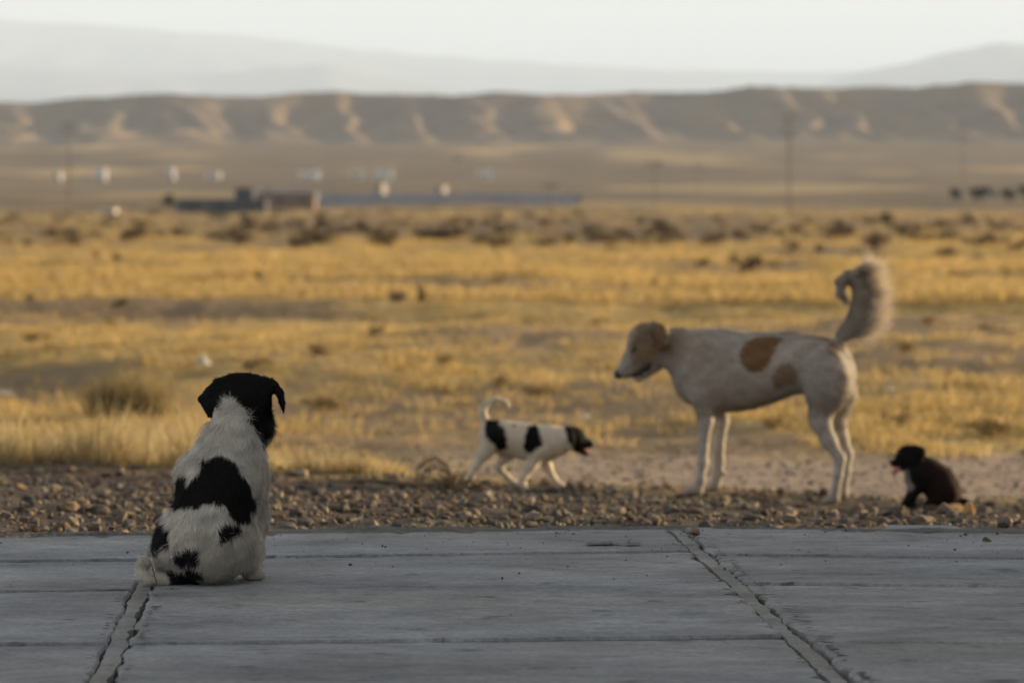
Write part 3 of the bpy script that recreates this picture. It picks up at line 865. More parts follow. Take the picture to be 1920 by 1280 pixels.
def gravel_y(v, u):
    ys = np.linspace(8.8, CREST_Y, 800); xs_ = (u - 960) / F * ys
    vv = HOR + (CH - ground_z(xs_, ys)) / ys * F
    return float(ys[np.argmin(np.abs(vv - v))])

def stone_mesh(seed, w, d, h, col, sub=2, rough=.14):
    import bmesh
    bm = bmesh.new(); bmesh.ops.create_icosphere(bm, subdivisions=sub, radius=1)
    r = np.random.default_rng(seed)
    V = np.array([v.co[:] for v in bm.verts])
    for q in range(5):                                                             # flat broken faces
        nn = nrm(r.normal(size=3)); cut = r.uniform(.55, .85)
        dd = V @ nn; V = V - np.maximum(dd - cut, 0)[:, None] * nn
    V *= (1 + waves3(V, 3.5, seed, 5) * rough * .5)[:, None]
    V *= np.array([w / 2, d / 2, h / 2])
    V[:, 2] += h * .36
    faces = np.array([[v.index for v in f_.verts] for f_ in bm.faces]); bm.free()
    c = np.tile(np.array(col), (len(V), 1)) * (1 + waves3(V, 60, seed + 3, 4) * .12)[:, None]
    return mk_mesh('stone', V, faces, False, c, M_STONE)

def stone_px(u, v, wpx, hpx, col, seed, label, group=None, name='stone', D=None):
    D = D or gravel_y(v, u); mpp = D / F
    x = (u - 960) / F * D
    z = top_z(x, D)
    return link(name, stone_mesh(seed, wpx * mpp, wpx * mpp * .8, hpx * mpp * 1.1, col), None, (x, D, z), label, 'stone', group)
CREAM = (.22, .175, .125); TAN = (.19, .13, .08); GREY = (.13, .12, .115); DK = (.06, .05, .045)
stone_px(1003, 968, 44, 24, DK, 1, 'large dark rounded stone lying on the gravel below the walking puppy')
stone_px(1797, 975, 52, 34, (.42, .25, .12), 2, 'ochre broken stone lump by the black puppy')
stone_px(1818, 975, 26, 36, (.40, .23, .11), 21, 'upright ochre stone splinter leaning by the ochre lump')
GS = 'larger pale stones in the gravel'
LS = 'pale palm sized stone lying among the gravel'
for i, (u, v, w_, h_) in enumerate([(36, 924, 26, 20), (98, 924, 34, 18), (190, 930, 36, 16), (152, 950, 30, 14), (62, 968, 20, 12), (250, 962, 22, 12), (525, 975, 20, 12), (548, 950, 16, 12), (600, 925, 18, 12), (640, 960, 22, 14), (700, 938, 20, 14), (770, 962, 16, 12), (850, 945, 18, 12), (902, 945, 22, 14), (950, 944, 16, 16), (1053, 966, 16, 16), (1112, 958, 16, 12), (1130, 972, 20, 12), (1235, 962, 24, 12), (1317, 944, 22, 14), (1395, 960, 20, 12), (1470, 968, 22, 10), (1610, 952, 18, 12), (1690, 968, 24, 12), (1865, 970, 18, 14)]):
    stone_px(u, v, w_, h_, CREAM if i % 3 else TAN, 40 + i, LS, GS)
GD = 'larger grey stones in the gravel'
LD = 'grey palm sized stone lying among the gravel'
for i, (u, v, w_, h_) in enumerate([(575, 986, 26, 16), (300, 985, 24, 12), (80, 996, 30, 12), (130, 1000, 30, 10), (405, 960, 24, 14), (660, 980, 22, 12), (740, 975, 20, 14), (830, 985, 30, 10), (1165, 985, 26, 10), (1420, 975, 26, 12), (1540, 972, 22, 10), (1380, 935, 26, 12), (1460, 945, 24, 10)]):
    stone_px(u, v, w_, h_, GREY, 80 + i, LD, GD)
# broken flagstone at the edge
p = onz(1745, 997, -.03)
m = slab_mesh([(p[0] - .115, p[1] - .07), (p[0] + .10, p[1] - .09), (p[0] + .06, p[1] + .06), (p[0] - .09, p[1] + .07)], (.005,) * 4, 55, .045)
link('flagstone', m, None, (0, 0, -.016), 'flat broken piece of grey flagstone at the far edge of the slabs', 'flagstone')
# sand and grit blown over the slabs, thickest along the far edge
n = 700
x = RNG.uniform(-1.9, 1.9, n); y = 8.75 - RNG.exponential(.35, n)
g = stones(x, y, np.clip(np.exp(RNG.normal(math.log(.0014), .45, n)), .0007, .0045), 835, .3)
zoff = ground_z(x, y)
g[0][:, 2] += np.repeat(.0035 - zoff, 12)
kk = np.repeat((y > 4.8) & (y < np.interp(x, [-1.86, -.73, .36, 1.48], [8.36, 8.50, 8.72, 8.50])), 12)
vi = np.cumsum(kk) - 1; fk = kk[g[1][:, 0]]
link('grit', mk_mesh('grit', g[0][kk], vi[g[1][fk]], False, g[2][kk], M_STONE), label='loose sand and grit scattered over the concrete slabs', cat='grit', kind='stuff')
# bits lying on the concrete
p = onz(1302, 1003)
link('pebble', stone_mesh(9, .026, .022, .020, (.22, .16, .13)), None, (p[0], p[1], .0005), 'single brown pebble on the concrete beside the mortar joint', 'pebble')
p = onz(1851, 1018)
mb = MB()
lv = [(-.010, 0, .001), (-.008, .004, .009), (-.002, .006, .011), (.006, .003, .005), (.011, 0, .002), (.004, -.004, .0012), (-.005, -.004, .002)]
mb.v = lv + [(a_, b_ + .0008, c_ + .0006) for a_, b_, c_ in lv]
mb.f = [(0, 1, 2, 6), (6, 2, 3, 5), (5, 3, 4), (7, 13, 9, 8), (13, 12, 10, 9), (12, 11, 10)]
mb.build('leaf', M_LEAF, None, loc=(p[0], p[1], .002), label='curled green leaf lying on the concrete by the weeds', cat='leaf')
for (u, v, L, h_) in [(380, 692, 30, 18), (6, 748, 26, 14), (1096, 790, 18, 8), (1668, 740, 14, 8)]:
    D = ground_y(v, u); x = (u - 960) / F * D; mpp = D / F
    r = np.random.default_rng(int(u))
    gx_, gy_ = np.meshgrid(np.linspace(-.5, .5, 9), np.linspace(-.5, .5, 7), indexing='ij')
    zz = (fbm(gx_ * 4 + u, gy_ * 4, int(u), 2)) * h_ * mpp * 1.8 * (1 - .9 * np.maximum(np.abs(gx_), np.abs(gy_)) * 1.6)
    V = np.stack([gx_ * L * mpp * (1 + .3 * np.sin(gy_ * 5)), gy_ * L * mpp, np.maximum(zz, 0) + .02], -1).reshape(-1, 3)
    I, J = np.meshgrid(np.arange(8), np.arange(6), indexing='ij')
    ff = np.stack([I * 7 + J, (I + 1) * 7 + J, (I + 1) * 7 + J + 1, I * 7 + J + 1], -1).reshape(-1, 4)
    link('plastic_scrap', mk_mesh('plastic_scrap', V, ff, True, None, M_LITTER), None, (x, D, top_z(x, D)), 'crumpled white plastic scrap caught in the dry grass', 'litter', 'plastic scraps in the grass')

# uprooted dry brush behind the walking puppy
def brush():
    D = 14.15
    c = at(850, 912, D); z = top_z(c[0], D)
    root = empty('dry_brush', (c[0], D, z), 'uprooted tangle of dry brush with arching stems behind the walking puppy', 'brush')
    r = np.random.default_rng(900); s_ = D / F
    mb = MB()
    for i in range(90):
        a_ = np.array([r.normal(0, 16) * s_, r.normal(0, .03), r.uniform(0, 12) * s_]); L = r.uniform(14, 46) * s_; an = r.uniform(0, math.pi); tw = r.normal(0, .6)
        d = np.array([math.cos(an) * math.cos(tw), math.sin(tw), math.sin(an) * .8])
        b_ = a_ + d * L; mid = (a_ + b_) / 2 + r.normal(0, 5, 3) * s_
        b_[2] = max(b_[2], .004); mid[2] = max(mid[2], .004)
        mb.tube([a_, mid, b_], [.0032, .0026, .001], 5, False)
    mb.build('twigs', mat_simple('brush_stem', (.20, .15, .09), .9, .3, 30), root, True)
    ar = MB()
    def P(u, v, dy=0): q = at(u, v, D + dy); return q - np.array([c[0], D, z])
    for k in range(7):
        o = k * 3.5; e = r.normal(0, 2.5, 5)
        ar.tube([P(778 + o * .6, 905), P(781 + o + e[0], 880 + o * .3, .02), P(795 + o + e[1], 861 + o * .9 + e[3], .03), P(815 + o * .5, 857 + o * 1.1 + e[2], .02), P(835 + e[4], 868 + o * .8), P(850, 898)], [.0028, .0034, .003, .003, .003, .0035], 6, False)
    ar.build('arching_stems', mat_simple('brush_arch', (.17, .13, .08), .9, .3, 30), root, True)
    lg = MB()
    lg.tube([P(620, 902), P(690, 900), P(760, 906), P(830, 908)], [.004, .008, .010, .006], 7)
    lg.build('branch', M_WOOD, root, True)
brush()

# ------------------------------------------------------------------ animals: smooth blended solids -> one continuous skin
class Solid:
    def __init__(s): s.pr = []
    def cone(s, a, b, ra, rb, k=.01, sc=(1, 1, 1)):
        s.pr.append(('c', np.array(a, float), np.array(b, float), ra, rb, k, np.array(sc, float))); return s
    def chain(s, pts, rads, k=.01, sc=(1, 1, 1)):
        for i in range(len(pts) - 1): s.cone(pts[i], pts[i + 1], rads[i], rads[i + 1], k, sc)
        return s
    def ell(s, c, r, k=.01, R=None):
        s.pr.append(('e', np.array(c, float), np.array(r, float), R, None, k, None)); return s
    def cut(s, a, b, ra, rb, k=.004):
        s.pr.append(('x', np.array(a, float), np.array(b, float), ra, rb, k, np.ones(3))); return s
    def ev(s, P):
        D = None
        for t, a, b, c, d, k, sc in s.pr:
            if t in 'cx':
                p = (P - a) * sc; ba = (b - a) * sc
                h = np.clip((p @ ba) / max(ba @ ba, 1e-12), 0, 1)
                q = np.sqrt(((p - h[:, None] * ba) ** 2).sum(1)) - (c + (d - c) * h)
                q = q / sc.max() if t == 'c' else q
            else:
                p = P - a
                if c is not None: p = p @ c
                k0 = np.sqrt(((p / b) ** 2).sum(1)); k1 = np.sqrt(((p / b ** 2) ** 2).sum(1))
                q = k0 * (k0 - 1) / np.maximum(k1, 1e-6)
            if D is None: D = q
            elif t == 'x':
                h = np.clip(.5 - .5 * (D + q) / k, 0, 1)
                D = D * (1 - h) - q * h + k * h * (1 - h)
            else:
                h = np.clip(.5 + .5 * (D - q) / k, 0, 1)
                D = D * (1 - h) + q * h - k * h * (1 - h)
        return D
    def mesh(s, h, pad=.03):
        lo = np.full(3, 9.); hi = np.full(3, -9.)
        for t, a, b, c, d, k, sc in s.pr:
            if t == 'c':
                m_ = max(c, d); lo = np.minimum(lo, np.minimum(a, b) - m_); hi = np.maximum(hi, np.maximum(a, b) + m_)
            elif t == 'e': lo = np.minimum(lo, a - b.max()); hi = np.maximum(hi, a + b.max())
        lo -= pad; hi += pad
        n = np.ceil((hi - lo) / h).astype(int) + 1
        gx, gy, gz = (lo[i] + h * np.arange(n[i]) for i in range(3))
        Fd = np.empty(n)
        YY, ZZ = np.meshgrid(gy, gz, indexing='ij')
        step = max(1, int(400000 / (n[1] * n[2])))
        for i in range(0, n[0], step):
            xs_ = gx[i:i + step]
            Pp = np.empty((len(xs_), n[1], n[2], 3)); Pp[..., 0] = xs_[:, None, None]; Pp[..., 1] = YY; Pp[..., 2] = ZZ
            Fd[i:i + step] = s.ev(Pp.reshape(-1, 3)).reshape(len(xs_), n[1], n[2])
        return nets(Fd, lo, h)

def nets(Fd, lo, h):
    n = np.array(Fd.shape); c = n - 1
    S = Fd < 0
    acc = np.zeros((*c, 3)); cnt = np.zeros(c)
    corner = [(i, j, k) for i in (0, 1) for j in (0, 1) for k in (0, 1)]
    sl = lambda o: tuple(slice(o[d], o[d] + c[d]) for d in range(3))
    for a in corner:
        for ax in range(3):
            if a[ax] == 0:
                b = list(a); b[ax] = 1; b = tuple(b)
                fa, fb = Fd[sl(a)], Fd[sl(b)]
                m = (fa < 0) != (fb < 0)
                t = np.where(m, fa / np.where(m, fa - fb, 1), 0)
                for d in range(3):
                    acc[..., d] += m * (a[d] + (t if d == ax else 0))
                cnt += m
    act = cnt > 0
    idx = np.full(c, -1); idx[act] = np.arange(act.sum())
    cell = np.argwhere(act)
    V = lo + h * (cell + acc[act] / cnt[act][:, None])
    Q = []
    for ax in range(3):
        o1, o2 = (ax + 1) % 3, (ax + 2) % 3
        a = [slice(1, c[d]) for d in range(3)]; b = [slice(1, c[d]) for d in range(3)]
        a[ax] = slice(0, c[ax]); b[ax] = slice(1, c[ax] + 1)
        sa, sb = S[tuple(a)], S[tuple(b)]
        m = sa != sb
        e = np.argwhere(m)
        off = np.ones(3, int); off[ax] = 0
        base = e + off
        def ci(d1, d2):
            q = base.copy(); q[:, o1] -= d1; q[:, o2] -= d2
            return idx[q[:, 0], q[:, 1], q[:, 2]]
        quad = np.stack([ci(1, 1), ci(0, 1), ci(0, 0), ci(1, 0)], 1)
        flip = ~sa[m]
        quad[flip] = quad[flip][:, ::-1]
        Q.append(quad)
    Fq = np.concatenate(Q)
    return V, Fq

def normals(V, Fq):
    a, b, c, d = (V[Fq[:, i]] for i in range(4))
    fn = np.cross(c - a, d - b)
    N = np.zeros_like(V)
    for i in range(4): np.add.at(N, Fq[:, i], fn)
    return nrm(N), np.linalg.norm(fn, axis=1) * .5

def relax(V, Fq, it=2, lam=.5):
    for _ in range(it):
        A_ = np.zeros_like(V); c = np.zeros(len(V))
        for i in range(4):
            j = Fq[:, (i + 1) % 4]; k = Fq[:, i]
            np.add.at(A_, k, V[j]); np.add.at(c, k, 1); np.add.at(A_, j, V[k]); np.add.at(c, j, 1)
        V = V * (1 - lam) + lam * A_ / c[:, None]
    return V

def inpoly(x, y, poly):
    poly = np.asarray(poly, float); ins = np.zeros(len(x), bool)
    j = len(poly) - 1
    for i in range(len(poly)):
        xi, yi = poly[i]; xj, yj = poly[j]
        cond = ((yi > y) != (yj > y)) & (x < (xj - xi) * (y - yi) / (yj - yi + 1e-12) + xi)
        ins ^= cond; j = i
    return ins

def grow_fur(V, Fq, n, flow, length, width, color, seed, lift=.35, roll=.6, weight=None, jit=.25, clump=.35, cf=90):
    """tapering hair ribbons rooted on the skin; normals follow the skin so the coat shades softly"""
    r = np.random.default_rng(seed)
    N, A_ = normals(V, Fq)
    ctr = V[Fq].mean(1)
    w = A_ * (weight(ctr) if weight else 1)
    fi = r.choice(len(Fq), n, p=w / w.sum())
    s_, t = r.random(n)[:, None], r.random(n)[:, None]
    q = Fq[fi]
    bil = lambda X: (X[q[:, 0]] * (1 - s_) + X[q[:, 1]] * s_) * (1 - t) + (X[q[:, 3]] * (1 - s_) + X[q[:, 2]] * s_) * t
    P0 = bil(V); Nn = nrm(bil(N))
    T = flow(P0, Nn)
    T = T + np.stack([waves3(P0, cf, seed + i, 5) for i in range(3)], 1) * clump + r.normal(0, jit, (n, 3))
    T = nrm(T - (T * Nn).sum(1)[:, None] * Nn)
    L = length(P0, Nn) * r.uniform(.55, 1.2, n)
    D1 = nrm(T + Nn * (lift + r.normal(0, .12, n))[:, None])
    an = r.uniform(-roll, roll, n)[:, None]
    Sd = nrm(np.cross(D1, Nn)); N2 = np.cross(Sd, D1)
    NR = N2 * np.cos(an) + Sd * np.sin(an)
    C = color(P0, Nn, r)
    Wd = width(P0) * r.uniform(.7, 1.3, n)
    bend = T * .5 - Nn * .25 + np.array([0, 0, -.15])
    v, f, c = ribbons(P0 - Nn * .0008, D1, NR, L, Wd, C * .93, C, bend)
    return v, f, c, np.repeat(Nn, 5, 0)

def fur_object(root, data, name='fur'):
    v = np.concatenate([d[0] for d in data]); c = np.concatenate([d[2] for d in data]); nn = np.concatenate([d[3] for d in data])
    f = []; b = 0
    for d in data: f.append(d[1] + b); b += len(d[0])
    me = mk_mesh(name, v, np.concatenate(f), True, c, M_FUR)
    me.normals_split_custom_set_from_vertices([tuple(x) for x in nn.tolist()])
    return link(name, me, root)

def ball(c, r, mat, name, parent, sc=(1, 1, 1)):
    import bmesh
    bm = bmesh.new(); bmesh.ops.create_uvsphere(bm, u_segments=14, v_segments=9, radius=r)
    me = bpy.data.meshes.new(name); bm.to_mesh(me); bm.free()
    me.polygons.foreach_set('use_smooth', np.ones(len(me.polygons), bool)); me.materials.append(mat)
    o = link(name, me, parent, c); o.scale = sc
    return o

def rot(ax, deg):
    a = math.radians(deg); c, s_ = math.cos(a), math.sin(a)
    return {'x': np.array([[1, 0, 0], [0, c, -s_], [0, s_, c]]), 'y': np.array([[c, 0, s_], [0, 1, 0], [-s_, 0, c]]), 'z': np.array([[c, -s_, 0], [s_, c, 0], [0, 0, 1]])}[ax]

WHITE = np.array([.90, .86, .79]); BLACK = np.array([.011, .011, .013])

# ---- the puppy sitting on the slabs, seen from behind
def sitting_puppy():
    D = 7.44; s0 = F / D
    base = onz(395, 1099); base[1] = D
    def P(u, v, y=0.0): return ((u - 395) / s0, y, (1098 - v) / s0 + y * .0)
    root = empty('puppy', (base[0], D, 0.0), 'black and white fluffy puppy sitting on the concrete with its back turned', 'puppy')
    b = Solid()
    # trunk: rump to neck
    b.ell((-.012, .045, .078), (.084, .080, .080), .03)
    b.cone((-.004, .050, .095), (.016, .075, .185), .078, .075, .028)
    b.cone((.016, .075, .185), (.032, .092, .245), .073, .059, .028)
    b.cone((.032, .092, .245), (.042, .105, .300), .053, .044, .022)
    b.ell((.032, .135, .20), (.060, .055, .085), .03)
    # thighs folded beside the rump
    b.ell((-.080, .070, .078), (.034, .072, .062), .012, rot('y', 14))
    b.ell((.054, .082, .078), (.034, .075, .062), .012, rot('y', -14))
    b.chain([(-.092, .115, .05), (-.095, .145, .018), (-.1, .185, .014)], [.026, .018, .015], .012)
    b.chain([(.062, .120, .05), (.066, .150, .018), (.078, .19, .014)], [.026, .018, .015], .012)
    # forelegs and paws
    b.chain([(.066, .110, .20), (.074, .135, .12), (.070, .120, .05), (.071, .112, .018)], [.036, .026, .017, .015], .014)
    b.chain([(.071, .112, .014), (.086, .116, .0125)], [.0150, .0135], .008)
    b.chain([(-.045, .125, .20), (-.050, .155, .12), (-.050, .165, .03), (-.050, .185, .014)], [.034, .024, .017, .0145], .014)
    # head turned to the right and lowered, away from the camera
    b.ell((.055, .122, .340), (.053, .056, .050), .018, rot('z', -20))
    b.ell((.030, .112, .328), (.036, .042, .040), .018)
    b.ell((.072, .150, .318), (.034, .038, .034), .016)
    b.cone((.076, .165, .306), (.088, .205, .280), .027, .019, .014)
    b.cone((.072, .155, .295), (.084, .190, .270), .020, .013, .012)
    # drop ears
    def ear(pts, rads, sc): b.chain(pts, rads, .008, sc)
    b.chain([(.008, .102, .371), (-.010, .094, .358), (-.0245, .089, .344), (-.015, .087, .328), (-.0095, .086, .312)], [.009, .008, .0065, .005, .003], .006)
    b.chain([(.008, .100, .357), (-.004, .091, .338), (-.008, .087, .316)], [.011, .009, .004], .006)
    b.chain([(.096, .138, .370), (.114, .142, .368), (.1265, .142, .354), (.131, .139, .336), (.1345, .137, .316)], [.010, .0085, .0075, .006, .0025], .005)
    b.ell((.022, .112, .366), (.034, .030, .017), .012, rot('y', -22))
    b.ell((.086, .132, .366), (.028, .028, .017), .010, rot('y', 14))
    # tail lying on the floor, hooked up at its end
    tail = [(-.060, .030, .012), (-.092, .010, .009), (-.118, .002, .010), (-.133, .006, .018), (-.137, .012, .030), (-.131, .017, .040), (-.119, .018, .041)]
    b.chain(tail, [.012, .008, .0075, .0075, .007, .006, .003], .008)
    V, Fq = b.mesh(.0034); V = relax(V, Fq, 2)
    V[:, 2] = np.maximum(V[:, 2], .0012)
    Z2 = lambda pts: [((220 + a / 2.6667 - 395) / s0, (1098 - (660 + c / 2.6667)) / s0) for a, c in pts]
    patches = [Z2(q) for q in (
        [(380, 240), (440, 345), (475, 275), (535, 195), (600, 215), (655, 265), (680, 330), (665, 380), (715, 462), (800, 430), (870, 330), (870, 130), (700, 90), (550, 100), (400, 160)],
        [(430, 510), (520, 505), (590, 540), (640, 600), (685, 720), (665, 835), (610, 835), (560, 800), (520, 735), (430, 755), (330, 775), (250, 750), (240, 690), (280, 600), (330, 585), (355, 640), (410, 590), (415, 540)],
        [(500, 870), (540, 840), (625, 840), (600, 900), (560, 935), (520, 930)],
        [(130, 850), (230, 835), (258, 880), (232, 960), (190, 1008), (130, 970)],
        [(280, 985), (330, 962), (420, 975), (438, 1010), (400, 1045), (300, 1050), (268, 1020)],
        [(230, 1120), (290, 1065), (370, 1060), (430, 1090), (437, 1140), (380, 1180), (300, 1200), (250, 1160)])]
    neckp = Z2([(535, 195), (600, 215), (655, 265), (680, 330), (665, 380), (715, 462), (700, 560), (380, 560), (400, 400), (440, 345), (475, 275)])
    def black(Pp, Nn, amp=.0035):
        # the camera looks slightly down and the body is a little nearer or farther than the base
        x = Pp[:, 0] + waves3(Pp, 160, 5, 5) * amp; z = Pp[:, 2] + waves3(Pp, 160, 9, 5) * amp
        zz = z + Pp[:, 1] * .085; xx = x - Pp[:, 1] * .01
        m = np.zeros(len(Pp), bool)
        backside = Nn[:, 1] < .45
        for q in patches: m |= inpoly(xx, zz, q) & backside
        m |= (Pp[:, 1] > .115) & (Pp[:, 2] > .262) & (Nn[:, 1] > -.2)
        m |= (Pp[:, 2] > .318) & ~inpoly(xx, zz, neckp)
        tailm = (Pp[:, 0] < -.084) & (Pp[:, 2] < .056) & (Pp[:, 1] < .030)
        return m & ~tailm
    def color(Pp, Nn, r):
        m = black(Pp, Nn)[:, None]
        n = len(Pp)
        dirt = (.5 + .5 * np.tanh(waves3(Pp, 45, 21, 5)))[:, None] * .22 + (1 - smooth(.0, .09, Pp[:, 2]))[:, None] * .15
        w = WHITE * (1 - dirt) + np.array([.48, .38, .28]) * dirt
        w = w * r.uniform(.66, 1.1, (n, 1)) * (1 + .12 * waves3(Pp, 190, 25, 6))[:, None]
        k = BLACK * r.uniform(.5, 1.9, (n, 1)) + (r.random((n, 1)) > .97) * .02
        return np.where(m, k, w)
    N, A_ = normals(V, Fq)
    col = color(V, N, np.random.default_rng(1)) * .8
    link('body', mk_mesh('body', V, Fq, True, col, M_SKIN), root)
    nose = np.array([.092, .215, .278])
    def flow(Pp, Nn):
        head = smooth(.30, .325, Pp[:, 2])[:, None]
        dn = np.tile(np.array([-.05, -.35, -1.0]), (len(Pp), 1)) + np.c_[np.sign(Pp[:, 0] - .01) * .25, np.zeros(len(Pp)), np.zeros(len(Pp))]
        hd = nrm(Pp - nose) + np.array([0, 0, -.55])
        tl = ((Pp[:, 0] < -.084) & (Pp[:, 2] < .056) & (Pp[:, 1] < .030))[:, None]
        up = np.tile(np.array([-.8, .2, .5]), (len(Pp), 1))
        hook = (Pp[:, 0] < -.122)[:, None]
        up = np.where(hook, np.array([.15, .3, 1.0]), up)
        f = dn * (1 - head) + hd * head
        return np.where(tl, up, f)
    def length(Pp, Nn):
        L = np.full(len(Pp), .019)
        L = np.where(Pp[:, 2] > .315, .012, L)
        L = np.where((Pp[:, 2] > .23) & (Pp[:, 2] < .315), .023, L)
        L = np.where((Pp[:, 2] < .05) & (Pp[:, 1] > .09), .007, L)
        tl = (Pp[:, 0] < -.084) & (Pp[:, 2] < .056) & (Pp[:, 1] < .030)
        L = np.where(tl, .017, L)
        L = np.where((Pp[:, 2] > .30) & ((Pp[:, 0] < .002) | (Pp[:, 0] > .112)), .0055, L)
        L = np.where((Pp[:, 2] < .03) & ~tl, L * .6, L)
        return L
    data = [grow_fur(V, Fq, 135000, flow, length, lambda p: np.full(len(p), .0009), color, 41, .42, .8, jit=.22, clump=.46, cf=95)]
    # a looser layer of longer guard hairs in tufts
    data.append(grow_fur(V, Fq, 16000, flow, lambda p, n_: length(p, n_) * 1.3, lambda p: np.full(len(p), .0006), color, 43, .75, 1.0, jit=.25, clump=.7, cf=120))
    fur_object(root, data)
    for dv, _, _, _ in ():
        pass
    ball((.092, .222, .276), .0120, M_NOSE, 'nose', root, (1.1, .8, .8))
    ball((.104, .160, .334), .0068, M_EYE, 'eye', root)
    ball((.062, .182, .338), .0068, M_EYE, 'eye', root)
    root.scale = (.955, 1, 1)
    # thorn twig caught in the tail hair
    tw = MB()
    def Q(u, v, y): return ((u - 395) / s0, y, (1098 - v) / s0)
    tw.tube([Q(296, 1090, -.028), Q(291, 1074, -.029), Q(287, 1060, -.026), Q(282, 1046, -.024)], [.0009, .0008, .0007, .0004], 5)
    tw.tube([Q(291, 1072, -.029), Q(296, 1062, -.034)], [.0006, .0003], 5)
    tw.tube([Q(289, 1067, -.028), Q(284, 1062, -.034)], [.0006, .0003], 5)
    tw.tube([Q(292, 1077, -.029), Q(287, 1073, -.033)], [.0006, .0003], 5)
    tw.build('twig', mat_simple('thorn', (.04, .03, .025), .8, .2, 50), None, True, loc=(base[0], D, 0), label='thin dark thorny twig caught in the tail hair of the sitting puppy', cat='twig')
sitting_puppy()

# ---- helper frame for animals seen from the side: photo pixel + depth offset -> local metres
def side_frame(u0, v0, D, skew=0.0):
    s0 = F / D
    x0 = (u0 - 960) / F * D
    zc = CH - (v0 - HOR) / F * D
    def P(u, v, y=0.0):
        x = (u - u0) / s0
        yy = y + skew * x
        k = (D + yy) / D
        return np.array([(x0 + x) * k - x0, yy, (CH - (v - HOR) / F * (D + yy)) - zc])
    return s0, np.array([x0, D, zc]), P

def short_fur(V, Fq, n, flowv, L, W, color, seed, lenf=None, **kw):
    fl = lambda p, n_: np.tile(np.array(flowv), (len(p), 1)) if not callable(flowv) else flowv(p, n_)
    return grow_fur(V, Fq, n, fl, (lenf or (lambda p, n_: np.full(len(p), L))), lambda p: np.full(len(p), W), color, seed, .3, .6, **kw)

def to_px(Pp, origin):
    X = Pp + origin
    return 960 + X[:, 0] / X[:, 1] * F, HOR - (X[:, 2] - CH) / X[:, 1] * F

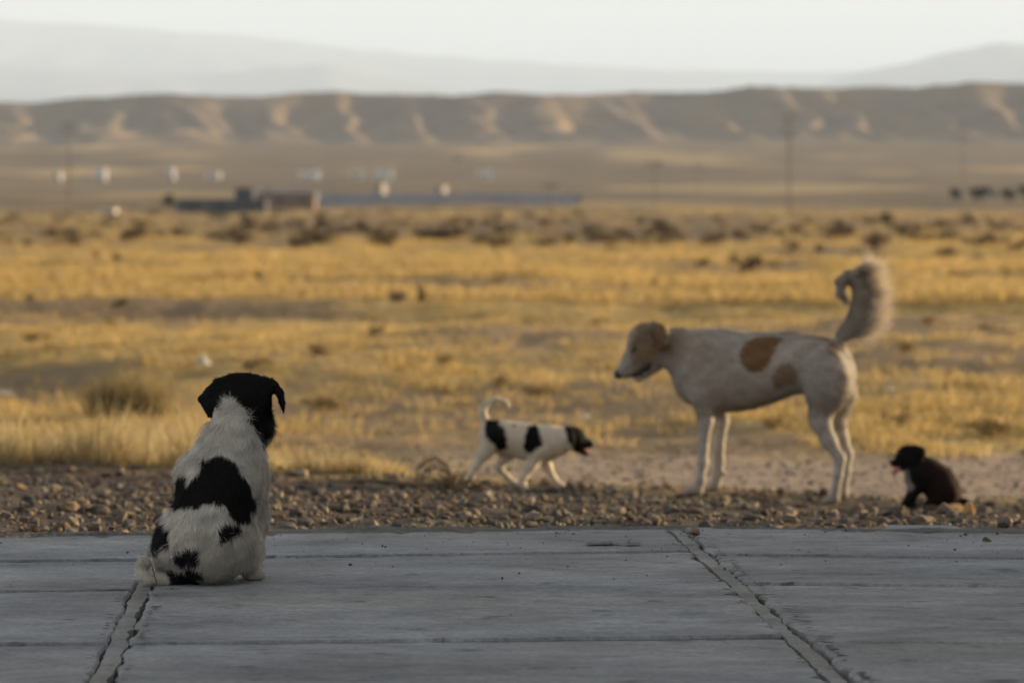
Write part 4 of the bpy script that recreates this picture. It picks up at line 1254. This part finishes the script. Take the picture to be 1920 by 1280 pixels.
# ---- the adult dog
def adult_dog():
    D = 14.45
    s0, org, P = side_frame(1400, 938, D, -.16)
    root = empty('dog', org, 'white adult dog with tan patches and plumed tail standing on the gravel', 'dog')
    q = 1 / s0
    Bo = Solid(); tk = 16 * q
    S = (1, 1.32, 1)
    Bo.chain([P(1322, 694), P(1352, 698), P(1405, 695), P(1450, 687), P(1492, 678), P(1540, 686), P(1556, 694)], [60 * q, 68 * q, 64 * q, 55 * q, 47 * q, 46 * q, 45 * q], 24 * q, S)
    Bo.ell(P(1302, 712), (33 * q, 34 * q, 42 * q), 20 * q)
    Bo.ell(P(1345, 650), (50 * q, 30 * q, 26 * q), 24 * q)
    Bo.chain([P(1318, 672), P(1275, 656), P(1240, 650)], [49 * q, 37 * q, 31 * q], 18 * q, (1, 1.25, 1))
    # head
    Bo.ell(P(1213, 638), (37 * q, 31 * q, 34 * q), 12 * q)
    Bo.ell(P(1222, 660), (32 * q, 30 * q, 28 * q), 14 * q)
    Bo.cone(P(1203, 660), P(1176, 691), 29 * q, 17 * q, 10 * q)
    Bo.cone(P(1188, 672), P(1169, 698), 19 * q, 11.5 * q, 8 * q)
    Bo.cone(P(1223, 682), P(1198, 707), 19 * q, 10.5 * q, 8 * q)
    Bo.cut(P(1178, 716, -.06), P(1211, 690, -.06), 3.5 * q, 6.5 * q, .004)
    Bo.cut(P(1178, 715, 0), P(1205, 694, 0), 3.2 * q, 4 * q, .003)
    for sd in (-1, 1):
        Bo.chain([P(1226, 610, sd * 24 * q), P(1240, 622, sd * 36 * q), P(1246, 640, sd * 38 * q), P(1240, 655, sd * 36 * q)], [9 * q, 12 * q, 11 * q, 4 * q], 7 * q, (1, 1.5, 1))
        Bo.ell(P(1192, 640, sd * 22 * q), (10 * q, 8 * q, 7 * q), 6 * q)
    n_, f_ = -30 * q, 30 * q
    # shoulders and forelegs
    for sd, ux, foot in ((-1, 0, (1308, 921)), (1, 30, (1340, 919))):
        y = sd * 34 * q
        yl = sd * 27 * q
        if sd < 0:
            Bo.ell(P(1320, 700, y * 1.12), (34 * q, 18 * q, 58 * q), 9 * q, rot('y', 14))
            Bo.chain([P(1314, 740, y), P(1324, 788, yl), P(1319, 842, yl), P(1318, 866, yl), P(1314, 902, yl), P(1309, 916, yl)], [22 * q, 13.5 * q, 9.3 * q, 9.8 * q, 8.4 * q, 8.6 * q], 9 * q)
            Bo.chain([P(1308, 919, yl), P(1290, 923.5, yl)], [11.5 * q, 8.5 * q], 6 * q)
            for dy in (-7, -2.5, 2.5, 7): Bo.cone(P(1300, 921, yl + dy * q), P(1284, 925, yl + dy * .95 * q), 5.5 * q, 4.6 * q, 2.5 * q)
        else:
            Bo.chain([P(1340, 740, y), P(1354, 790, yl), P(1349, 842, yl), P(1349, 864, yl), P(1346, 895, yl), P(1343, 908, yl)], [20 * q, 12.5 * q, 8.8 * q, 9.3 * q, 8 * q, 8.2 * q], 9 * q)
            Bo.cone(P(1350, 884, yl), P(1360, 889, yl), 8 * q, 4 * q, 4 * q)
            Bo.chain([P(1341, 911, yl), P(1330, 915.5, yl)], [10.5 * q, 8 * q], 6 * q)
            for dy in (-6, -2, 2, 6): Bo.cone(P(1336, 913, yl + dy * q), P(1324, 917, yl + dy * .95 * q), 5 * q, 4.3 * q, 2.5 * q)
    Bo.ell(P(1520, 652, -26 * q), (26 * q, 10 * q, 14 * q), 12 * q); Bo.ell(P(1520, 652, 26 * q), (26 * q, 10 * q, 14 * q), 12 * q)
    for sd in (-1, 1): Bo.cone(P(1362, 640, sd * 24 * q), P(1318, 716, sd * 42 * q), 9 * q, 11 * q, 12 * q)
    # hind legs
    y = -30 * q
    Bo.ell(P(1550, 712, y * 1.08), (44 * q, 23 * q, 58 * q), 10 * q)
    Bo.chain([P(1548, 735, y), P(1537, 786, y)], [38 * q, 20 * q], 10 * q, (1, 1.35, 1))
    Bo.chain([P(1538, 788, y), P(1556, 828, y), P(1576, 862, y)], [20 * q, 13.5 * q, 9.5 * q], 10 * q, (1, 1.15, 1))
    Bo.chain([P(1577, 858, y), P(1573, 890, y), P(1566, 931, y)], [10.5 * q, 8.3 * q, 8.5 * q], 6 * q)
    Bo.chain([P(1565, 935, y), P(1552, 939, y)], [11 * q, 8.5 * q], 6 * q)
    for dy in (-6.5, -2.2, 2.2, 6.5): Bo.cone(P(1558, 937, y + dy * q), P(1545, 941, y + dy * q), 5.4 * q, 4.5 * q, 2.5 * q)
    y = 30 * q
    Bo.ell(P(1565, 708, y), (40 * q, 22 * q, 52 * q), 16 * q)
    Bo.chain([P(1574, 740, y), P(1566, 785, y), P(1578, 822, y), P(1591, 852, y)], [31 * q, 20 * q, 13 * q, 9.5 * q], 11 * q)
    Bo.chain([P(1591, 850, y), P(1588, 884, y), P(1583, 922, y)], [10 * q, 8 * q, 8.2 * q], 6 * q)
    Bo.chain([P(1582, 926, y), P(1572, 930, y)], [10.5 * q, 8 * q], 6 * q)
    # tail
    tp = [(1560, 660), (1585, 622), (1603, 588), (1610, 556), (1604, 530), (1590, 519), (1577, 530), (1576, 550), (1584, 562)]
    tr = [14, 11.5, 10.5, 9.5, 9.5, 9.5, 8.5, 6, 3]
    Bo.chain([P(*t) for t in tp], [r * q * .9 for r in tr], 6 * q)
    V, Fq = Bo.mesh(.0055); V = relax(V, Fq, 1)
    def px(Pp): return to_px(Pp, org)
    def color(Pp, Nn, r):
        u, v = px(Pp); n = len(Pp)
        u = u + waves3(Pp, 60, 31, 5) * 2.6 + r.normal(0, 1.6, n); v = v + waves3(Pp, 60, 33, 5) * 2.6 + r.normal(0, 1.6, n)
        c = np.tile(np.array([.40, .365, .335]), (n, 1)) * (1 + .10 * waves3(Pp, 22, 35, 6))[:, None]
        near = (Pp[:, 1] - (-.16) * Pp[:, 0]) < 0.03
        cream = np.array([.33, .24, .16])
        tan = np.array([.20, .115, .06])
        def blend(m, k): 
            nonlocal c
            m = np.clip(m, 0, 1)[:, None]; c = c * (1 - m) + k * m
        # head, ear, neck
        hd = smooth(1300, 1235, u) * smooth(690, 650, v + (u - 1240) * .2)
        blend(hd * .92, np.array([.165, .115, .075]))
        ear = (((u - 1238) / 17) ** 2 + ((v - 630) / 27) ** 2 < 1) * (np.abs(Pp[:, 1] + .16 * Pp[:, 0]) > 26 * q)
        blend(ear * .9, np.array([.15, .09, .05]))
        ck = np.exp(-(((u - 1212) / 20) ** 2 + ((v - 664) / 18) ** 2)); blend(ck * .8, np.array([.22, .135, .075]))
        blaze = (np.abs(u - 1168 - (690 - v) * .10) < 12) * (v > 600) * (v < 690); blend(blaze * .6, np.array([.36, .32, .28]))
        mz = smooth(1190, 1176, u) * (v > 672); blend(mz * .85, np.array([.33, .30, .28]))
        nk = np.exp(-(((u - 1290) / 36) ** 2 + ((v - 650) / 40) ** 2)); blend(nk * .45, cream)
        lip = (np.abs((v - 715) + (u - 1180) * .80) < 8) * (u > 1178) * (u < 1222) * (v > 680); blend(lip * .95, np.array([.03, .022, .02]))
        eye = (((u - 1190) / 7) ** 2 + ((v - 655) / 5) ** 2 < 1); blend(eye * .9, np.array([.03, .022, .018]))
        # saddle patches
        p1 = [(1384, 668), (1387, 648), (1400, 638), (1430, 634), (1466, 632), (1456, 655), (1444, 678), (1428, 694), (1408, 699), (1393, 690)]
        p2 = [(1448, 700), (1458, 684), (1478, 682), (1494, 700), (1493, 716), (1470, 726), (1456, 732), (1449, 718)]
        blend((inpoly(u, v, p1) & near) * 1.0, tan); blend((inpoly(u, v, p2) & near) * .75, np.array([.22, .14, .08]))
        # thin dark mark along the croup and at the tail root
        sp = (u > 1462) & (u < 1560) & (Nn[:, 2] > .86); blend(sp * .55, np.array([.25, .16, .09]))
        tb = (((u - 1562) / 12) ** 2 + ((v - 650) / 14) ** 2 < 1); blend(tb * .7, np.array([.16, .10, .06]))
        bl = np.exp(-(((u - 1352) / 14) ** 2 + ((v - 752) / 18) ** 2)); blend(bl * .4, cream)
        thigh_shade = np.exp(-(((u - 1548) / 26) ** 2 + ((v - 715) / 30) ** 2)); blend(thigh_shade * .35, np.array([.17, .165, .17]))  # cool grey shading of the thigh, painted into the coat colour
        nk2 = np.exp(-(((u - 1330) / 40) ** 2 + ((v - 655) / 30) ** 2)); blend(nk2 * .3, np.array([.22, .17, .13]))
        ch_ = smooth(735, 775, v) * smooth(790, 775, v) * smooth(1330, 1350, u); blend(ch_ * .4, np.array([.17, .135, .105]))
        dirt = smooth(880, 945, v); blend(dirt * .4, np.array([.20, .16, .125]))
        return c * (1 + .08 * waves3(Pp, 90, 37, 6))[:, None] * r.uniform(.72, 1.15, (n, 1))
    N, A_ = normals(V, Fq)
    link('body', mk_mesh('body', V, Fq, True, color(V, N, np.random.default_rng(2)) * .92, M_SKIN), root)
    hindx = (1400 - 1400) * q
    def flow(Pp, Nn):
        leg = smooth(760, 800, px(Pp)[1])[:, None]
        return np.array([1.0, 0, -.55]) * (1 - leg) + np.array([.1, 0, -1.0]) * leg
    def ln(Pp, Nn):
        u, v = px(Pp)
        L = np.where(v > 780, .005, .015)
        L = np.where((u > 1565) & (v > 690) & (v < 800), .028, L)          # feathering behind the thighs
        L = np.where(u < 1250, .005, L)
        return L
    body_w = lambda ctr: np.where((px(ctr)[1] < 650) & (px(ctr)[0] > 1560), .25, 1.0)
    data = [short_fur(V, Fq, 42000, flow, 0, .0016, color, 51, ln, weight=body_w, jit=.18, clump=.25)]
    # tail plume
    tail_w = lambda ctr: ((px(ctr)[0] > 1566) & (px(ctr)[1] < 652)) * 1.0 + 1e-9
    cx, cz = P(1592, 545)[0], P(1592, 545)[2]
    def tflow(Pp, Nn):
        u, v = px(Pp)
        d = np.c_[Pp[:, 0] - cx, np.zeros(len(Pp)), Pp[:, 2] - cz]
        d = nrm(d) * .75 + np.array([.8, 0, .12])
        low = smooth(560, 640, v)[:, None]
        return d * (1 - low) + np.array([1.0, 0, .15]) * low
    def tlen(Pp, Nn):
        u, v = px(Pp)
        out = smooth(-.3, .6, Nn[:, 0])
        return .018 + .125 * smooth(-.1, .7, Nn[:, 0]) * smooth(1580, 1596, u) * smooth(662, 615, v)
    tc = lambda Pp, Nn, r: np.tile(np.array([.50, .44, .38]), (len(Pp), 1)) * r.uniform(.75, 1.12, (len(Pp), 1))
    r_ = grow_fur(V, Fq, 20000, tflow, tlen, lambda p: np.full(len(p), .0014), tc, 53, .55, 1.2, weight=tail_w, jit=.16, clump=.22, cf=60)
    data.append(r_)
    fur_object(root, data)
    ball(P(1161, 701, 0), 11 * q, M_NOSE, 'nose', root, (1.0, 1.1, .9))
    for sd in (-1, 1): ball(P(1190, 655, sd * 23 * q), 5.2 * q, M_EYE, 'eye', root)
    tg = Solid().cone(P(1207, 694), P(1194, 708), 5 * q, 4 * q, .004, (1, .6, 1))
    tv, tf = tg.mesh(.003); link('tongue', mk_mesh('tongue', tv, tf, True, None, M_TONGUE), root)
adult_dog()

# ---- the puppy walking behind the brush
def walking_puppy():
    D = 14.45
    s0, org, P = side_frame(980, 918, D, .05)
    org_lift = .010
    root = empty('puppy', org, 'spotted white and black puppy walking with open mouth and curled tail', 'puppy')
    q = 1 / s0
    B = Solid()
    B.chain([P(926, 821), P(950, 826), P(985, 833), P(1015, 838), P(1035, 836)], [28 * q, 29 * q, 32 * q, 33 * q, 29 * q], 12 * q, (1, 1.2, 1))
    B.chain([P(1035, 833), P(1062, 828)], [29 * q, 23 * q], 12 * q)
    B.ell(P(1076, 826), (21 * q, 21 * q, 21 * q), 8 * q)
    B.cone(P(1084, 832), P(1105, 838), 14 * q, 7.5 * q, 8 * q)
    B.cone(P(1082, 844), P(1099, 855), 9 * q, 5 * q, 6 * q)
    B.cut(P(1112, 851, 0), P(1091, 845, 0), 3.5 * q, 2 * q, .003)
    for sd in (-1, 1):
        B.chain([P(1067, 813, sd * 16 * q), P(1066, 828, sd * 22 * q), P(1070, 846, sd * 21 * q)], [7 * q, 9.5 * q, 5 * q], 5 * q, (1, 1.5, 1))
    yn, yf = -17 * q, 17 * q
    B.chain([P(928, 828, yn), P(908, 856, yn), P(893, 878, yn), P(884, 897, yn)], [23 * q, 12 * q, 6.6 * q, 5.6 * q], 7 * q)
    B.chain([P(883, 900, yn), P(876, 906, yn)], [7.5 * q, 6 * q], 4 * q)
    B.chain([P(940, 836, yf), P(953, 860, yf), P(934, 881, yf), P(950, 899, yf), P(960, 908, yf)], [23 * q, 11.5 * q, 6.8 * q, 5.6 * q, 5.4 * q], 6 * q)
    B.chain([P(960, 909, yf), P(968, 912, yf)], [7 * q, 6 * q], 4 * q)
    B.chain([P(1012, 850, yn), P(996, 878, yn), P(982, 900, yn), P(976, 912, yn)], [18 * q, 10 * q, 6.8 * q, 5.8 * q], 6 * q)
    B.chain([P(976, 914, yn), P(983, 916, yn)], [7.5 * q, 6.5 * q], 4 * q)
    B.chain([P(1016, 852, yf), P(1026, 880, yf), P(1038, 903, yf), P(1044, 911, yf)], [17 * q, 9.5 * q, 6.5 * q, 5.6 * q], 6 * q)
    B.chain([P(1045, 912, yf), P(1054, 915, yf)], [7 * q, 6 * q], 4 * q)
    B.chain([P(912, 800), P(905, 778), P(912, 761), P(930, 753.5), P(947, 758), P(955, 768)], [9 * q, 6.5 * q, 5.5 * q, 5 * q, 4.5 * q, 3 * q], 5 * q)
    V, Fq = B.mesh(.0042); V = relax(V, Fq, 1)
    polys = [[(909, 791), (936, 790), (943, 812), (952, 836), (948, 846), (936, 847), (920, 838), (913, 822)],
             [(984, 826), (990, 806), (1002, 798), (1010, 804), (1014, 824), (1018, 842), (1004, 850), (988, 856), (982, 842)],
             [(1058, 802), (1100, 798), (1120, 830), (1110, 870), (1084, 862), (1072, 846), (1064, 826)]]
    def color(Pp, Nn, r):
        u, v = to_px(Pp, org); n = len(Pp)
        u = u + waves3(Pp, 100, 61, 5) * 2.0 + r.normal(0, 1, n); v = v + waves3(Pp, 100, 63, 5) * 2.0 + r.normal(0, 1, n)
        m = np.zeros(n, bool)
        for p_ in polys: m |= inpoly(u, v, p_)
        m |= ((u - 963) / 4) ** 2 + ((v - 803) / 4.5) ** 2 < 1
        c = np.where(m[:, None], np.array([.005, .004, .004]), np.array([.60, .53, .44]))
        mouth = (u > 1088) & (np.abs(v - 846 - (u - 1092) * .3) < 3)
        c = np.where(mouth[:, None], np.array([.10, .03, .03]), c)
        foot = smooth(905, 918, v)[:, None] * .3
        return (c * (1 - foot) + np.minimum(c, .3) * foot) * r.uniform(.82, 1.1, (n, 1))
    N, A_ = normals(V, Fq)
    link('body', mk_mesh('body', V, Fq, True, color(V, N, np.random.default_rng(3)) * .95, M_SKIN), root)
    fl = lambda p, n_: np.where((to_px(p, org)[1] > 866)[:, None], np.array([-.1, 0, -1.0]), np.array([-1.0, 0, -.5]))
    fur_object(root, [short_fur(V, Fq, 15000, fl, .006, .0015, color, 71, lambda p, n_: np.where(to_px(p, org)[1] > 866, .0032, .008), jit=.2)])
    ball(P(1109, 836), 5.5 * q, M_NOSE, 'nose', root)
    for sd in (-1, 1): ball(P(1089, 822, sd * 14 * q), 3 * q, M_EYE, 'eye', root)
    root.location.z += org_lift
    tv, tf = Solid().cone(P(1088, 847), P(1102, 852), 4 * q, 3 * q, .003, (1, .7, 1)).mesh(.003)
    link('tongue', mk_mesh('tongue', tv, tf, True, None, M_TONGUE), root)
walking_puppy()

# ---- the dark puppy sitting at the right
def dark_puppy():
    D = 14.35
    s0, org, P = side_frame(1750, 951, D, 0)
    root = empty('puppy', org, 'dark brown puppy with white chest sitting on the gravel, tongue out', 'puppy')
    q = 1 / s0
    B = Solid()
    B.chain([P(1774, 921), P(1760, 905), P(1738, 888), P(1722, 874)], [30 * q, 31 * q, 28 * q, 22 * q], 12 * q, (1, 1.1, 1))
    B.ell(P(1718, 895), (20 * q, 22 * q, 26 * q), 12 * q)
    B.cone(P(1722, 876), P(1708, 860), 20 * q, 19 * q, 10 * q)
    B.ell(P(1704, 855), (23 * q, 22 * q, 21 * q), 8 * q)
    B.cone(P(1694, 863), P(1677, 869), 13 * q, 7 * q, 8 * q)
    B.cone(P(1698, 874), P(1684, 880), 8 * q, 4.5 * q, 5 * q)
    B.cut(P(1672, 878, 0), P(1691, 873, 0), 2.6 * q, 1.8 * q, .003)
    for sd in (-1, 1):
        B.chain([P(1716, 840, sd * 15 * q), P(1726, 848, sd * 22 * q), P(1724, 866, sd * 21 * q)], [7 * q, 9.5 * q, 5 * q], 5 * q, (1, 1.5, 1))
        B.ell(P(1768, 926, sd * 20 * q), (30 * q, 15 * q, 24 * q), 9 * q)
        B.chain([P(1755, 936, sd * 24 * q), P(1742, 944, sd * 26 * q)], [10 * q, 7.5 * q], 5 * q)
    B.chain([P(1724, 892, -17 * q), P(1718, 916, -17 * q), P(1708, 934, -17 * q), P(1702, 943, -17 * q)], [17 * q, 12 * q, 8.5 * q, 8 * q], 8 * q)
    B.cone(P(1703, 943, -17 * q), P(1696, 945, -17 * q), 7.5 * q, 6 * q, 4 * q)
    B.chain([P(1724, 892, 15 * q), P(1716, 918, 16 * q), P(1711, 934, 16 * q), P(1708, 941, 16 * q)], [17 * q, 12 * q, 8.5 * q, 8 * q], 8 * q)
    B.cone(P(1708, 941, 16 * q), P(1700, 943, 16 * q), 7.5 * q, 6 * q, 4 * q)
    B.chain([P(1796, 936), P(1812, 942), P(1824, 945)], [8 * q, 6 * q, 3 * q], 5 * q)
    V, Fq = B.mesh(.0042); V = relax(V, Fq, 1)
    def color(Pp, Nn, r):
        u, v = to_px(Pp, org); n = len(Pp)
        c = np.tile(np.array([.008, .0055, .0045]), (n, 1))
        k = smooth(1730, 1770, u)[:, None]; c = c * (1 - k) + np.array([.014, .0055, .004]) * k
        hd = smooth(1732, 1715, u)[:, None]; c = c * (1 - hd) + np.array([.006, .0055, .006]) * hd
        chest = inpoly(u + waves3(Pp, 120, 81, 4), v, [(1690, 882), (1706, 880), (1707, 900), (1716, 913), (1710, 922), (1700, 916), (1692, 905)]) & (Nn[:, 0] < .45)
        c = np.where(chest[:, None], np.array([.20, .185, .18]), c)
        return c * r.uniform(.7, 1.3, (n, 1))
    N, A_ = normals(V, Fq)
    link('body', mk_mesh('body', V, Fq, True, color(V, N, np.random.default_rng(4)), M_SKIN), root)
    fur_object(root, [short_fur(V, Fq, 13000, (.55, 0, -.9), .010, .0016, color, 91, jit=.2)])
    ball(P(1673, 866), 5 * q, M_NOSE, 'nose', root)
    for sd in (-1, 1): ball(P(1688, 850, sd * 14 * q), 3 * q, M_EYE, 'eye', root)
    tv, tf = Solid().chain([P(1690, 875), P(1680, 882), P(1677, 890)], [4.5 * q, 5 * q, 3.5 * q], .003, (1, .6, 1)).mesh(.003)
    link('tongue', mk_mesh('tongue', tv, tf, True, None, M_TONGUE), root)
dark_puppy()

# ------------------------------------------------------------------ dusty air over the plain
hz, nt, N_, L_, P_ = nmat('dusty_air')
N_.remove(P_)
pv = N_.new('ShaderNodeVolumePrincipled')
pv.inputs['Color'].default_value = (.575, .722, 1.0, 1)
pv.inputs['Density'].default_value = 0.64e-4
pv.inputs['Anisotropy'].default_value = 0.0
L_.new(pv.outputs[0], N_['Material Output'].inputs['Volume'])
MB().box(-43000, 43000, -42000, 42000, -8, 1900).build('haze', hz, None, label='pale dusty haze over the plain and mountains', cat='haze', kind='stuff')
